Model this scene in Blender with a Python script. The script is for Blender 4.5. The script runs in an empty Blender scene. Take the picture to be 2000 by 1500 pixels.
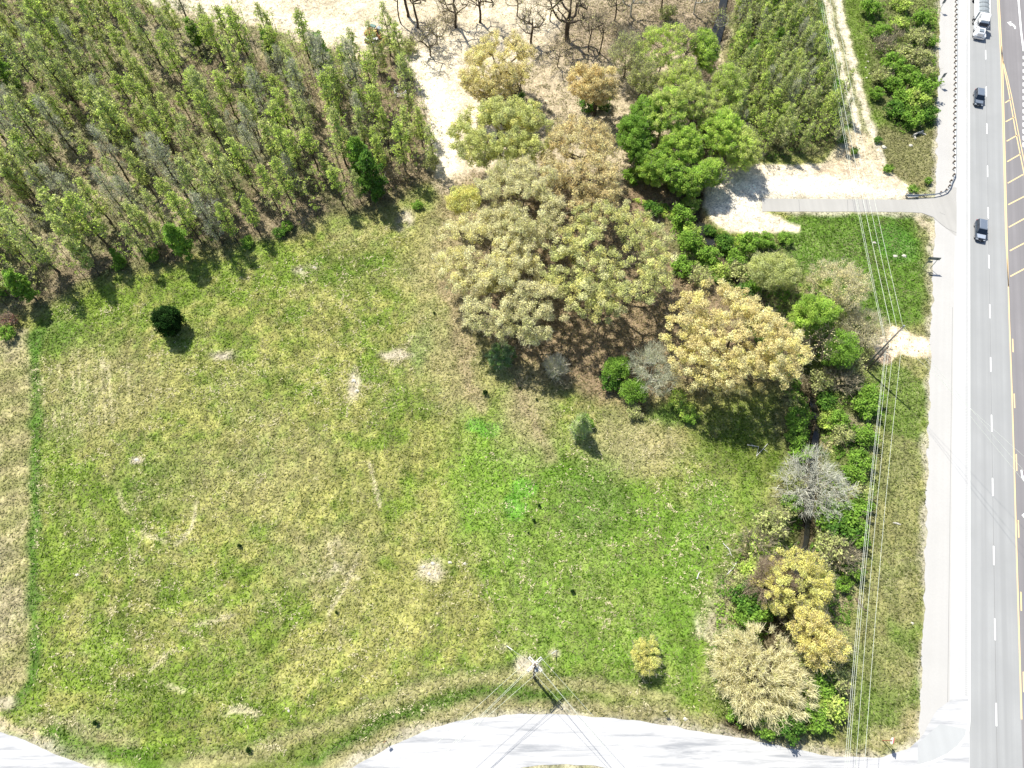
import bpy, math, random
import numpy as np
R_ = math.radians
rs = np.random.RandomState(7)
random.seed(7)
SC = bpy.context.scene
COL = SC.collection

# ------------------------------------------------------------------ camera, sky, sun
CAM_H, PITCH, FPX = 112.0, R_(27.0), 1376.0
cd = bpy.data.cameras.new("camera"); cam = bpy.data.objects.new("camera", cd); COL.objects.link(cam)
cam.location = (0, 0, CAM_H); cam.rotation_euler = (PITCH, 0, 0)
cd.sensor_width = 36; cd.lens = FPX * 36 / 2000; cd.clip_start = 1; cd.clip_end = 6000
SC.camera = cam
SUN_EL = R_(54); SX, SY = 0.578, -0.816           # horizontal direction in which shadows fall
w = bpy.data.worlds.new("World"); SC.world = w; w.use_nodes = True
nt = w.node_tree; sky = nt.nodes.new("ShaderNodeTexSky"); sky.sky_type = 'NISHITA'; sky.sun_disc = False
sky.sun_elevation = SUN_EL; sky.sun_rotation = math.atan2(-SX, -SY)
nt.links.new(sky.outputs[0], nt.nodes["Background"].inputs[0]); nt.nodes["Background"].inputs[1].default_value = 0.095
sd = bpy.data.lights.new("sun", 'SUN'); sun = bpy.data.objects.new("sun", sd); COL.objects.link(sun)
sd.energy = 4.6; sd.angle = R_(0.5); sd.color = (1, .955, .85)
import mathutils
V = mathutils.Vector
ldir = V((SX * math.cos(SUN_EL), SY * math.cos(SUN_EL), -math.sin(SUN_EL)))
sun.rotation_euler = ldir.to_track_quat('-Z', 'Y').to_euler(); sun.location = (-60, 90, 150)
SC.view_settings.view_transform = 'Standard'; SC.view_settings.look = 'None'
SC.view_settings.exposure = 0.70; SC.view_settings.gamma = 1

# ------------------------------------------------------------------ survey: bearings -> metres
cT, sT = math.cos(PITCH), math.sin(PITCH)
def P(px, py, z=0.0):
    cx = (px - 1000) / FPX; cy = (750 - py) / FPX
    t = (CAM_H - z) / (cT - cy * sT)
    return (cx * t, (cy * cT + sT) * t)
def PP(pts, z=0.0): return [P(a, b, z) for a, b in pts]
def mpp(px, py, z=0.0):
    a = P(px, py, z); b = P(px + 1, py, z); return abs(b[0] - a[0])

# ------------------------------------------------------------------ noise
class VN:
    def __init__(s, seed): s.t = np.random.RandomState(seed).rand(256, 256)
    def __call__(s, x, y, sc):
        x = np.asarray(x) / sc + 500.3; y = np.asarray(y) / sc + 500.7
        xi = np.floor(x).astype(int); yi = np.floor(y).astype(int); fx = x - xi; fy = y - yi
        fx = fx * fx * (3 - 2 * fx); fy = fy * fy * (3 - 2 * fy); t = s.t
        a = t[xi & 255, yi & 255]; b = t[(xi + 1) & 255, yi & 255]; c = t[xi & 255, (yi + 1) & 255]; d = t[(xi + 1) & 255, (yi + 1) & 255]
        return (a * (1 - fx) + b * fx) * (1 - fy) + (c * (1 - fx) + d * fx) * fy
    def f(s, x, y, sc, o=4):
        r = 0; a = 1; n = 0
        for k in range(o): r = r + a * s(x + 17 * k, y - 9 * k, sc / 2 ** k); n += a; a *= .55
        return r / n
N1, N2, N3, N4 = VN(1), VN(2), VN(3), VN(4)
def sm(a, b, x):
    t = np.clip((x - a) / (b - a), 0, 1); return t * t * (3 - 2 * t)

# ------------------------------------------------------------------ area masks in metres
def seg_d(X, Y, a, b):
    ax, ay = a; dx, dy = b[0] - ax, b[1] - ay
    t = np.clip(((X - ax) * dx + (Y - ay) * dy) / (dx * dx + dy * dy + 1e-9), 0, 1)
    return np.hypot(X - ax - t * dx, Y - ay - t * dy)
def line_d(X, Y, pts):
    d = np.full(X.shape, 1e9)
    for a, b in zip(pts[:-1], pts[1:]): d = np.minimum(d, seg_d(X, Y, a, b))
    return d
def poly_sd(X, Y, pts):
    d = line_d(X, Y, pts + [pts[0]]); ins = np.zeros(X.shape, bool)
    n = len(pts)
    for i in range(n):
        x1, y1 = pts[i]; x2, y2 = pts[(i + 1) % n]
        if y1 == y2: continue
        c = ((y1 > Y) != (y2 > Y)) & (X < (x2 - x1) * (Y - y1) / (y2 - y1) + x1)
        ins ^= c
    return np.where(ins, -d, d)
def poly_m(X, Y, px, soft=1.0): return 1 - sm(-soft, soft, poly_sd(X, Y, PP(px)))
def blob_m(X, Y, px, py, rx, ry, soft=.5):
    c = P(px, py); e = P(px + rx, py); u = P(px, py - ry)
    r = np.hypot((X - c[0]) / (e[0] - c[0]), (Y - c[1]) / (u[1] - c[1]))
    return 1 - sm(1 - soft, 1 + soft, r)
def line_m(X, Y, px, wd, soft=.6): return 1 - sm(wd - soft, wd + soft, line_d(X, Y, PP(px)))

# highway frame
HO = P(1893, 750); hx, hy = 649 / 2300., 2205 / 2300.
hn = math.hypot(hx, hy); hx /= hn; hy /= hn
HANG = math.atan2(-hx, hy)                       # rotation about z that takes +y to the highway's direction
def to_h(x, y): dx, dy = x - HO[0], y - HO[1]; return dx * hy - dy * hx, dx * hx + dy * hy
def fr_h(u, v): return HO[0] + u * hy + v * hx, HO[1] - u * hx + v * hy
def hpx(px, py): return to_h(*P(px, py))

SIDE_TOP = [(-420, 1230), (-120, 1375), (0, 1428), (60, 1452), (120, 1478), (190, 1503), (300, 1545), (430, 1575), (560, 1560), (640, 1525), (690, 1497), (760, 1458), (830, 1427), (900, 1407), (990, 1396), (1090, 1395), (1200, 1403), (1300, 1417), (1400, 1434), (1500, 1451), (1600, 1474), (1660, 1480), (1725, 1478), (1775, 1462), (1800, 1438), (1812, 1415), (1832, 1388), (1858, 1368), (1893, 1362)]
SIDE_BOT = [(1893, 1380), (1893, 1640), (1600, 1590), (1400, 1550), (1300, 1524), (1200, 1503), (1150, 1494), (1060, 1494), (1000, 1501), (930, 1520), (820, 1570), (640, 1660), (430, 1690), (200, 1650), (0, 1560), (-200, 1480), (-460, 1350)]
PAD = [(1378, 368), (1392, 328), (1500, 318), (1640, 318), (1700, 310), (1745, 340), (1785, 372), (1785, 390), (1490, 390), (1490, 412), (1530, 428), (1562, 440), (1560, 455), (1490, 452), (1422, 455), (1392, 432), (1378, 400)]
DRIVE = [(1488, 388), (1770, 390), (1815, 387), (1850, 380), (1862, 366), (1868, 366), (1868, 462), (1860, 455), (1838, 438), (1822, 424), (1800, 416), (1760, 414), (1488, 413)]
CREEK = [(1425, -60), (1410, 30), (1398, 80), (1384, 112), (1376, 200), (1362, 300), (1352, 370), (1364, 425), (1400, 480), (1490, 600), (1562, 700), (1588, 760), (1602, 820), (1594, 880), (1588, 960), (1582, 1040), (1572, 1090), (1545, 1150), (1522, 1215), (1500, 1300), (1462, 1400), (1440, 1435)]
WOOD = [(-260, 640), (0, 600), (70, 598), (160, 560), (260, 522), (330, 512), (400, 492), (470, 470), (560, 458), (640, 424), (700, 410), (760, 385), (800, 350), (855, 345), (846, 260), (815, 170), (800, 105), (760, 100), (690, 128), (600, 100), (500, 62), (420, 62), (340, 32), (262, -4), (200, -120), (-400, -120)]
THICK = [(1392, 322), (1500, 312), (1640, 288), (1632, 220), (1612, 140), (1590, 60), (1575, -10), (1560, -80), (1440, -80), (1432, 60), (1412, 150), (1400, 230)]
RISLE = [(1700, -60), (1690, 60), (1700, 120), (1716, 180), (1730, 225), (1765, 262), (1818, 240), (1828, 150), (1832, 60), (1836, -60)]
STRIP = [(1310, 425), (1380, 440), (1450, 460), (1530, 470), (1560, 500), (1590, 545), (1680, 640), (1700, 700), (1690, 780), (1700, 860), (1680, 980), (1680, 1100), (1660, 1200), (1650, 1350), (1640, 1420), (1520, 1440), (1400, 1400), (1390, 1280), (1400, 1150), (1440, 1050), (1520, 980), (1560, 900), (1540, 800), (1500, 700), (1400, 560), (1310, 480)]
OAKS = [(870, 400), (880, 560), (930, 660), (1010, 720), (1080, 745), (1180, 790), (1260, 800), (1330, 760), (1560, 760), (1550, 640), (1400, 520), (1310, 440), (1380, 380), (1240, 360), (1100, 340), (930, 330)]

def warp(X, Y, a=1.6, s=6):
    return X + (N1.f(X, Y, s, 3) - .5) * 2 * a * 1.6, Y + (N2.f(X, Y, s, 3) - .5) * 2 * a * 1.6
HU0 = hpx(1812, 900)[0]
def road_d(X, Y):
    """distance (m) outside of every paved sheet, negative inside"""
    u, v = to_h(X, Y)
    d = HU0 - u
    d = np.where(u > 40, u - 40, d)
    d = np.minimum(d, poly_sd(X, Y, PP(SIDE_TOP + SIDE_BOT)))
    d = np.minimum(d, poly_sd(X, Y, PP(DRIVE)))
    return d
def height(X, Y, rd=None):
    X = np.asarray(X, float); Y = np.asarray(Y, float)
    if rd is None: rd = road_d(X, Y)
    k = sm(1.0, 9.0, rd)
    h = -0.45 * N3.f(X, Y, 28, 3) * k - 0.12 * N4.f(X, Y, 2.2, 3) * sm(.6, 3, rd)
    cd_ = line_d(X, Y, CREEKW) + (N4.f(X, Y, 4, 3) - .5) * 2.4
    pad = sm(-.2, 1.6, poly_sd(X, Y, PADW))
    h = h - 1.35 * (1 - sm(.7, 3.6 + N1(X, Y, 5), cd_)) * sm(.3, 2.5, rd) * pad
    return h
CREEKW = PP(CREEK); PADW = PP(PAD)
def gz(x, y): return float(height(np.array([x]), np.array([y]))[0])

C_ = lambda *a: np.array(a, float)
GREEN, DRY, LUSH, STRAW, SOIL, SAND, LITTER, DKGR, OLIVE = C_(.22, .32, .045), C_(.40, .40, .12), C_(.12, .30, .025), C_(.52, .45, .29), C_(.44, .33, .22), C_(.74, .62, .45), C_(.29, .225, .15), C_(.075, .17, .022), C_(.20, .215, .085)
def ground_col(X, Y):
    X = np.asarray(X, float); Y = np.asarray(Y, float)
    wx, wy = warp(X, Y); w2x, w2y = warp(X, Y, .5, 2.2)
    n = N1.f(X, Y, 16, 5); n2 = N2.f(X, Y, 5, 4); n3 = N3.f(X, Y, 40, 2)
    t = sm(.40, .60, .40 * n + .25 * n2 + .35 * N3.f(X, Y, 1.8, 3))[:, None]
    c = GREEN * (1 - t) + DRY * t
    def ov(m, colr, k=1.0):
        nonlocal c
        m = (np.clip(m, 0, 1) * k)[:, None]; c = c * (1 - m) + colr * m
    ac = P(380, 860); rr = np.hypot(X - ac[0], (Y - ac[1]) * .8) + 3 * N3.f(X, Y, 30, 2); th_ = np.arctan2(Y - ac[1], X - ac[0])
    arc = N4.f(rr * 1.0, th_ * 6, 1.1, 3) - .5; a2 = N2.f(rr, th_ * 3, .8, 2) - .5
    c = c * (1 + (.75 * arc + .5 * a2)[:, None] * C_(1, .85, 1))
    sp = sm(.45, .62, n2)                                         # speckle
    # greener east part of the meadow
    ov(poly_m(wx, wy, [(900, 860), (1100, 880), (1300, 960), (1500, 940), (1430, 1060), (1370, 1200), (1380, 1330), (1300, 1360), (1000, 1310), (960, 1150), (900, 1000)], 5), C_(.19, .36, .045), .65)
    ov(blob_m(wx, wy, 965, 900, 85, 110, .8), C_(.28, .46, .06), .7)
    ov(blob_m(wx, wy, 1160, 980, 70, 60), C_(.13, .22, .045), .5)
    ov(blob_m(wx, wy, 1150, 905, 90, 30), C_(.13, .28, .02), .5)
    for b in [(928, 828, 20, 15), (958, 836, 24, 15), (1022, 952, 24, 20), (1010, 995, 24, 20), (1000, 980, 16, 22)]:
        ov(blob_m(w2x, w2y, *b, .25), C_(.19, .46, .05), .85)
    ov(blob_m(wx, wy, 828, 672, 26, 45), C_(.12, .30, .03), .8)
    ov(blob_m(wx, wy, 690, 520, 110, 40), C_(.13, .24, .03), .45)
    ov(blob_m(wx, wy, 460, 760, 90, 60), C_(.12, .22, .03), .3)
    ov(blob_m(wx, wy, 300, 930, 110, 70), C_(.12, .22, .04), .4)
    # dry patches
    for px, py, a, b, k in [(850, 560, 60, 150, .6), (900, 720, 50, 90, .6), (1030, 790, 60, 90, .85), (1240, 860, 110, 60, .75), (700, 450, 60, 30, .35), (200, 760, 120, 90, .45), (640, 1090, 80, 60, .55), (520, 900, 120, 90, .35), (900, 430, 60, 60, .6)]:
        ov(blob_m(wx, wy, px, py, a, b, .6), C_(.46, .40, .21), k)
    ov(line_m(wx, wy, [(880, 560), (900, 650), (905, 740), (925, 800)], 1.2, 1.0), SOIL, .6)
    ov(line_m(wx, wy, [(1005, 740), (1040, 800), (1062, 890)], 1.3, 1.0), SOIL, .45)
    # mown strip west, and the taller grass's shadow painted beside it as dark green
    mown = poly_m(w2x * .15 + X * .85, w2y * .15 + Y * .85, [(-300, 640), (55, 640), (60, 760), (57, 1000), (56, 1250), (54, 1330), (20, 1365), (0, 1395), (-300, 1300)], .25)
    st = .5 + .5 * np.sin((X * .45 - Y * .9) * 1.15 + 5 * n2)
    ov(mown, C_(.50, .45, .22)); ov(mown * st, C_(.28, .30, .10), .75); ov(mown * sm(.5, .62, n), STRAW, .6)
    ov(line_m(w2x, w2y, [(68, 650), (69, 760), (66, 1000), (65, 1250), (61, 1335), (30, 1375)], .3 + 1.2 * n2, .8), C_(.10, .23, .03), .85)  # shade of the grass step along the mown edge, put into the colour
    ov(blob_m(wx, wy, 110, 640, 60, 40), C_(.10, .21, .03), .6)
    # pale mowing streaks
    brk = sm(.42, .58, N3.f(X, Y, 2.4, 3))
    for px_ in (84, 100, 118, 143, 155, 170, 187, 200, 214, 250):
        ov(line_m(X, Y, [(px_ - 4, 680 + px_ % 17), (px_ - 1, 760), (px_ + 5, 828 - px_ % 13)], .16, .22) * brk, C_(.72, .64, .38), .8)
    for q in ([(200, 665), (197, 700), (205, 722)], [(700, 1080), (672, 1150), (640, 1200)], [(382, 975), (373, 1030), (345, 1062), (290, 1048), (255, 1020)], [(383, 1218), (420, 1212), (455, 1200)], [(770, 712), (790, 682), (803, 655)], [(720, 900), (735, 960), (742, 990)], [(290, 1310), (330, 1272), (368, 1262)], [(560, 1180), (600, 1140), (645, 1080)], [(640, 1060), (655, 1110), (700, 1130)], [(430, 1385), (500, 1392)], [(500, 1453), (580, 1468)], [(230, 960), (238, 990), (262, 1010)], [(215, 1190), (222, 1225)], [(310, 1330), (350, 1348), (378, 1352)], [(560, 915), (600, 935), (640, 930)], [(440, 1395), (475, 1380), (500, 1400)]):
        ov(line_m(X, Y, q, .2, .25) * brk, C_(.78, .7, .45), .85)
    for k_ in range(16):                                              # faint arcs left by the mower
        x0 = 90 + 40 * k_; y0 = 900 + 20 * ((k_ * 7) % 5); ov(line_m(wx, wy, [(x0, y0), (x0 + 30, y0 + 140), (x0 + 90, y0 + 260), (x0 + 180, y0 + 350)], .5, .5) * brk, C_(.52, .46, .23), .30)
    # verge of the side road
    tl = [(330, 1500), (480, 1470), (600, 1425), (700, 1390), (800, 1345), (880, 1325), (980, 1318), (1100, 1328), (1200, 1338), (1310, 1362)]
    off = lambda d: [(a, b + d) for a, b in tl]
    ov(poly_m(wx, wy, off(8) + [(1330, 1420), (1100, 1392), (980, 1392), (850, 1418), (740, 1465), (660, 1510)], 1), C_(.16, .21, .045), .85)
    ov(line_m(w2x, w2y, off(-12), .8, .7), C_(.12, .20, .035), .65)
    ov(line_m(w2x, w2y, off(5), 1.0, .7), C_(.46, .42, .20), .75)
    ov(line_m(w2x, w2y, [(600, 1495), (690, 1445), (760, 1408), (850, 1375), (960, 1352), (1100, 1360)], .9, .8), C_(.08, .19, .02), .7)
    ov(line_m(w2x, w2y, [(610, 1515), (740, 1450), (850, 1402), (960, 1378), (1300, 1395), (1500, 1440), (1640, 1465)], 1.1, .9), C_(.45, .39, .21), .75)
    ov(line_m(w2x, w2y, [(0, 1412), (60, 1430), (130, 1460), (200, 1488)], .55, .5), C_(.7, .58, .38), .9)
    ov(blob_m(w2x, w2y, 12, 1372, 22, 14), C_(.68, .6, .42), .9)
    ov(line_m(wx, wy, [(110, 1440), (200, 1470), (330, 1500)], 1.6, 1.2), C_(.10, .24, .02), .7)
    ov(line_m(wx, wy, [(60, 1400), (150, 1400), (260, 1450)], 1.0, 1), C_(.45, .38, .25), .5)
    # straw scraps and pale rock at the field
    for px, py, a, b in [(130, 600, 34, 8), (440, 690, 30, 8), (690, 748, 12, 30), (650, 1090, 22, 34), (840, 1112, 26, 20), (480, 1388, 30, 8), (268, 898, 12, 8), (600, 525, 26, 8), (790, 430, 18, 22), (1430, 1150, 26, 50), (1400, 1240, 40, 60), (1370, 1270, 20, 40), (1030, 1300, 26, 18), (985, 1268, 10, 8), (1085, 1272, 10, 8), (770, 690, 34, 8)]:
        ov(blob_m(w2x, w2y, px, py, a, b, .5) * sm(.40, .6, n2), C_(.66, .58, .44), .9)
    # highway verge
    verge = poly_m(wx, wy, [(1660, 640), (1700, 720), (1690, 1000), (1650, 1300), (1640, 1470), (1740, 1475), (1800, 1430), (1812, 1250), (1816, 900), (1825, 640)], 1.5)
    ov(verge, C_(.29, .28, .13), .7); ov(verge * sm(.5, .62, N3.f(X, Y, 9, 3)), C_(.14, .25, .03), .7)
    ov(verge * blob_m(wx, wy, 1700, 1390, 60, 90), C_(.13, .24, .03), .7)
    ov(poly_m(wx, wy, [(1640, 1440), (1700, 1450), (1760, 1420), (1812, 1300), (1812, 1440), (1740, 1480), (1600, 1475)], 1.2), C_(.47, .40, .22), .7)
    # green south of the driveway
    ov(poly_m(wx, wy, [(1500, 440), (1570, 418), (1800, 416), (1822, 460), (1822, 640), (1700, 640), (1640, 560), (1560, 520)], 1.2), C_(.12, .24, .028), .9)
    ov(blob_m(wx, wy, 1745, 470, 40, 38, .3), C_(.10, .26, .035), .7)
    ov(line_m(wx, wy, [(1800, 425), (1815, 480), (1822, 560), (1824, 640)], 1.6, 1), C_(.30, .28, .13), .7)
    ov(line_m(w2x, w2y, [(1795, 425), (1815, 440), (1825, 470)], 1.0, .6), SAND, .7)
    # ground around the track
    ov(poly_m(wx, wy, [(1580, -60), (1600, 60), (1630, 200), (1645, 285), (1720, 330), (1825, 330), (1835, -60)], 1.5), C_(.16, .25, .035), .95)
    ov(line_m(wx, wy, [(1605, -40), (1618, 60), (1640, 160), (1655, 265)], 1.4, .8), C_(.08, .24, .02), .8)
    ov(poly_m(wx, wy, [(1700, 260), (1730, 250), (1800, 255), (1828, 250), (1828, 370), (1780, 370), (1740, 330)], 1.2), C_(.27, .24, .12), .8)
    trk = line_m(w2x, w2y, [(1612, -60), (1632, 30), (1650, 110), (1672, 190), (1692, 262), (1705, 320)], 2.6, .9)
    ov(trk, C_(.6, .53, .36), .6)
    for o in (-11, 12):
        ov(line_m(w2x, w2y, [(1612 + o, -60), (1632 + o, 30), (1650 + o, 110), (1672 + o, 190), (1692 + o * 1.3, 262), (1705 + o * 2, 320)], .75, .5), C_(.85, .76, .58), .95)
    # wood floor, thicket floor, island
    wd = poly_m(wx, wy, WOOD, 2.5)
    ov(wd, LITTER, .95); ov(wd * sm(.44, .6, n), C_(.46, .40, .25), .8); ov(wd * sm(.5, .62, n2), C_(.14, .16, .06), .6)
    ov(poly_m(wx, wy, [(600, 150), (800, 130), (860, 345), (740, 420), (640, 300)], 4), C_(.35, .26, .17), .6)
    ov(poly_m(wx, wy, THICK, 2), C_(.20, .19, .09), .9)
    ov(poly_m(wx, wy, RISLE, 2), C_(.18, .19, .08), .8)
    # sandy clearing in the north
    ov(poly_m(wx, wy, [(262, -60), (330, 20), (420, 55), (520, 58), (600, 92), (690, 122), (790, 100), (800, 140), (830, 240), (850, 345), (890, 400), (1000, 380), (1250, 360), (1380, 372), (1392, 320), (1390, 200), (1420, 100), (1440, -60)], 1.5), C_(.60, .49, .35), .92)
    sb = sm(.40, .58, N2.f(X, Y, 11, 4))
    ov(poly_m(wx, wy, [(262, -60), (420, 35), (600, 70), (700, 105), (800, 80), (830, 100), (870, 240), (900, 360), (1000, 370), (960, 200), (1100, 60), (1080, -60)], 3) * (.55 + .45 * sb), C_(1.0, .87, .65), .9)
    ov(line_m(w2x, w2y, [(820, 110), (845, 170), (870, 240), (868, 320)], 3.0, 1.5), C_(1.2, 1.08, .85), .9)
    ov(line_m(w2x, w2y, [(300, -4), (420, 18), (600, 40), (700, 60)], 2.4, 1.4), C_(1, .9, .7), .7)
    for o in (-9, 0, 8): ov(line_m(w2x, w2y, [(310, 0 + o), (430, 22 + o), (560, 38 + o)], .25, .25), C_(.5, .4, .27), .6)
    ov(poly_m(wx, wy, [(1090, 30), (1240, -20), (1400, -20), (1390, 100), (1250, 110), (1110, 130)], 3), C_(.42, .33, .23), .8)
    ov(poly_m(wx, wy, [(400, 60), (520, 66), (640, 110), (700, 130), (640, 160), (500, 110)], 2), C_(.42, .36, .22), .7)
    ov(poly_m(wx, wy, [(1225, 362), (1380, 372), (1390, 430), (1300, 440), (1230, 420)], 1.5), C_(.36, .22, .15), .8)
    # earth below the oaks
    ov(poly_m(wx, wy, OAKS, 4), C_(.34, .24, .16), .92)
    ov(poly_m(wx, wy, [(860, 380), (930, 350), (950, 480), (900, 600), (870, 500)], 3), C_(.40, .33, .18), .7)
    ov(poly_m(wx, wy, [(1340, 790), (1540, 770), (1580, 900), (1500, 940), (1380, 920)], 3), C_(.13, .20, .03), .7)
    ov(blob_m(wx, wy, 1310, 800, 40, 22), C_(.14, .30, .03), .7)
    sgp = poly_m(wx, wy, STRIP, 2.5)
    ov(sgp, C_(.15, .18, .06), .8); ov(sgp * sm(.46, .6, n2), C_(.38, .31, .2), .6)
    ov(blob_m(wx, wy, 1660, 830, 26, 22), C_(.5, .42, .29), .7)
    ov(1 - sm(.9, 2.6, line_d(wx, wy, CREEKW)), C_(.13, .10, .065), .9)
    # drive pad and the dug sand
    ov(poly_m(w2x, w2y, PAD, .5), C_(1.0, .86, .66), .97); ov(poly_m(wx, wy, [(1420, 350), (1560, 345), (1700, 345), (1780, 378), (1490, 388), (1480, 425), (1400, 420)], 1.2), C_(1.25, 1.15, .98), .7)
    ov(poly_m(wx, wy, [(1600, 322), (1660, 250), (1700, 262), (1740, 330), (1790, 380), (1600, 350)], 1.2), C_(.82, .68, .48), .85)
    for q in ([(1620, 335), (1700, 330)], [(1560, 345), (1650, 322)], [(1640, 318), (1665, 280)]): ov(line_m(w2x, w2y, q, .35, .35), C_(.45, .3, .19), .5)
    ov(poly_m(w2x, w2y, [(1700, 662), (1715, 644), (1742, 637), (1770, 645), (1795, 656), (1820, 666), (1819, 698), (1785, 698), (1760, 690), (1745, 705), (1722, 708), (1704, 696), (1708, 680)], .5), C_(1.2, .97, .68), .97)
    ov(poly_m(w2x, w2y, [(1712, 690), (1745, 690), (1742, 706), (1722, 708)], .6), C_(.7, .42, .24), .5)
    # crumbled gravel at the pavement's edge
    rd = road_d(X, Y)
    g = (1 - sm(.0, 1.3, rd + (n2 - .5) * 3.2)) * (1 - sm(4, 6, rd))
    ov(g, C_(.62, .56, .44), .75)
    fine = (N3.f(X, Y, 1.1, 3) - .5)[:, None] * .9
    return np.clip(c * .70 * (1 + fine), 0, 1)

# ------------------------------------------------------------------ mesh helpers
def mesh_np(name, v, f, mat=None, col=None, smooth=False):
    v = np.asarray(v, np.float32); f = np.asarray(f, np.int32); k = f.shape[1]
    me = bpy.data.meshes.new(name); me.vertices.add(len(v)); me.vertices.foreach_set("co", v.ravel())
    me.loops.add(f.size); me.loops.foreach_set("vertex_index", f.ravel())
    me.polygons.add(len(f)); me.polygons.foreach_set("loop_start", np.arange(0, f.size, k, dtype=np.int32))
    me.polygons.foreach_set("loop_total", np.full(len(f), k, np.int32))
    if smooth: me.polygons.foreach_set("use_smooth", np.ones(len(f), bool))
    me.update(calc_edges=True)
    if col is not None:
        a = me.attributes.new("Col", 'FLOAT_COLOR', 'POINT')
        a.data.foreach_set("color", np.hstack([col, np.ones((len(col), 1))]).astype(np.float32).ravel())
    if mat: me.materials.append(mat)
    return me
def link(name, me, parent=None, loc=(0, 0, 0), rz=0):
    o = bpy.data.objects.new(name, me); COL.objects.link(o); o.location = loc; o.rotation_euler = (0, 0, rz)
    if parent is not None: o.parent = parent
    return o
def tag(o, label=None, cat=None, group=None, kind=None):
    if label: o["label"] = label
    if cat: o["category"] = cat
    if group: o["group"] = group
    if kind: o["kind"] = kind
    return o
def thing(name, label, cat, loc=(0, 0, 0), rz=0, group=None, sc=1.0):
    o = bpy.data.objects.new(name, None); COL.objects.link(o); o.location = loc; o.rotation_euler = (0, 0, rz); o.scale = (sc,) * 3
    o.empty_display_size = .5
    return tag(o, label, cat, group)
def dup(root, loc, rz, sc, label, group=None):
    r = root.copy(); COL.objects.link(r); r.location = loc; r.rotation_euler = (0, 0, rz)
    r.scale = sc if isinstance(sc, tuple) else (sc,) * 3
    r["label"] = label
    if group: r["group"] = group
    for ch in root.children:
        c = ch.copy(); COL.objects.link(c); c.parent = r
        for g in ch.children:
            d = g.copy(); COL.objects.link(d); d.parent = c
    return r
class MB:
    def __init__(s): s.v = []; s.f = []
    def add(s, v, f):
        n = len(s.v); s.v += [tuple(p) for p in v]; s.f += [tuple(i + n for i in q) for q in f]; return s
    def box(s, c, d, rz=0, rx=0, taper=(1, 1), shift=(0, 0)):
        M = mathutils.Euler((rx, 0, rz)).to_matrix(); v = []
        for z in (-.5, .5):
            tx, ty = (taper if z > 0 else (1, 1)); sx, sy = (shift if z > 0 else (0, 0))
            for x, y in ((-.5, -.5), (.5, -.5), (.5, .5), (-.5, .5)):
                v.append(M @ V((x * d[0] * tx + sx, y * d[1] * ty + sy, z * d[2])) + V(c))
        return s.add(v, [(3, 2, 1, 0), (4, 5, 6, 7), (0, 1, 5, 4), (1, 2, 6, 5), (2, 3, 7, 6), (3, 0, 4, 7)])
    def tube(s, pts, r, n=8, cap=True):
        pts = [V(p) for p in pts]; rr = r if isinstance(r, (list, tuple)) else [r] * len(pts); v = []; f = []
        for i, p in enumerate(pts):
            d = (pts[min(i + 1, len(pts) - 1)] - pts[max(i - 1, 0)]).normalized()
            a = d.orthogonal().normalized() if i == 0 else (a - d * a.dot(d)).normalized()
            b = d.cross(a)
            for k in range(n):
                t = 2 * math.pi * k / n; v.append(p + (a * math.cos(t) + b * math.sin(t)) * rr[i])
        for i in range(len(pts) - 1):
            for k in range(n):
                f.append((i * n + k, i * n + (k + 1) % n, (i + 1) * n + (k + 1) % n, (i + 1) * n + k))
        if cap: f.append(tuple(range(n - 1, -1, -1))); f.append(tuple(range((len(pts) - 1) * n, len(pts) * n)))
        return s.add(v, f)
    def prism(s, poly, axis, a, b):
        """poly (list of 2d) extruded between a and b along axis 'x','y' or 'z'"""
        def mk(p, t): return {'x': (t, p[0], p[1]), 'y': (p[0], t, p[1]), 'z': (p[0], p[1], t)}[axis]
        n = len(poly); v = [mk(p, a) for p in poly] + [mk(p, b) for p in poly]
        return s.add(v, [tuple(range(n)), tuple(range(2 * n - 1, n - 1, -1))] + [(i, (i + 1) % n, n + (i + 1) % n, n + i) for i in range(n)])
    def loft(s, secs, cap=True):
        n = len(secs[0]); v = [p for q in secs for p in q]; f = []
        for i in range(len(secs) - 1):
            for k in range(n): f.append((i * n + k, i * n + (k + 1) % n, (i + 1) * n + (k + 1) % n, (i + 1) * n + k))
        if cap: f.append(tuple(range(n - 1, -1, -1))); f.append(tuple(range((len(secs) - 1) * n, len(secs) * n)))
        return s.add(v, f)
    def build(s, name, mat, parent=None, bevel=0, smooth=False, loc=(0, 0, 0), rz=0):
        me = bpy.data.meshes.new(name); me.from_pydata(s.v, [], s.f); me.update()
        import bmesh
        bm = bmesh.new(); bm.from_mesh(me); bmesh.ops.recalc_face_normals(bm, faces=bm.faces)
        if bevel: bmesh.ops.bevel(bm, geom=bm.edges[:], offset=bevel, segments=2, affect='EDGES', clamp_overlap=True)
        bm.to_mesh(me); bm.free()
        if smooth:
            for p in me.polygons: p.use_smooth = True
        me.materials.append(mat)
        return link(name, me, parent, loc, rz)

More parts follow.
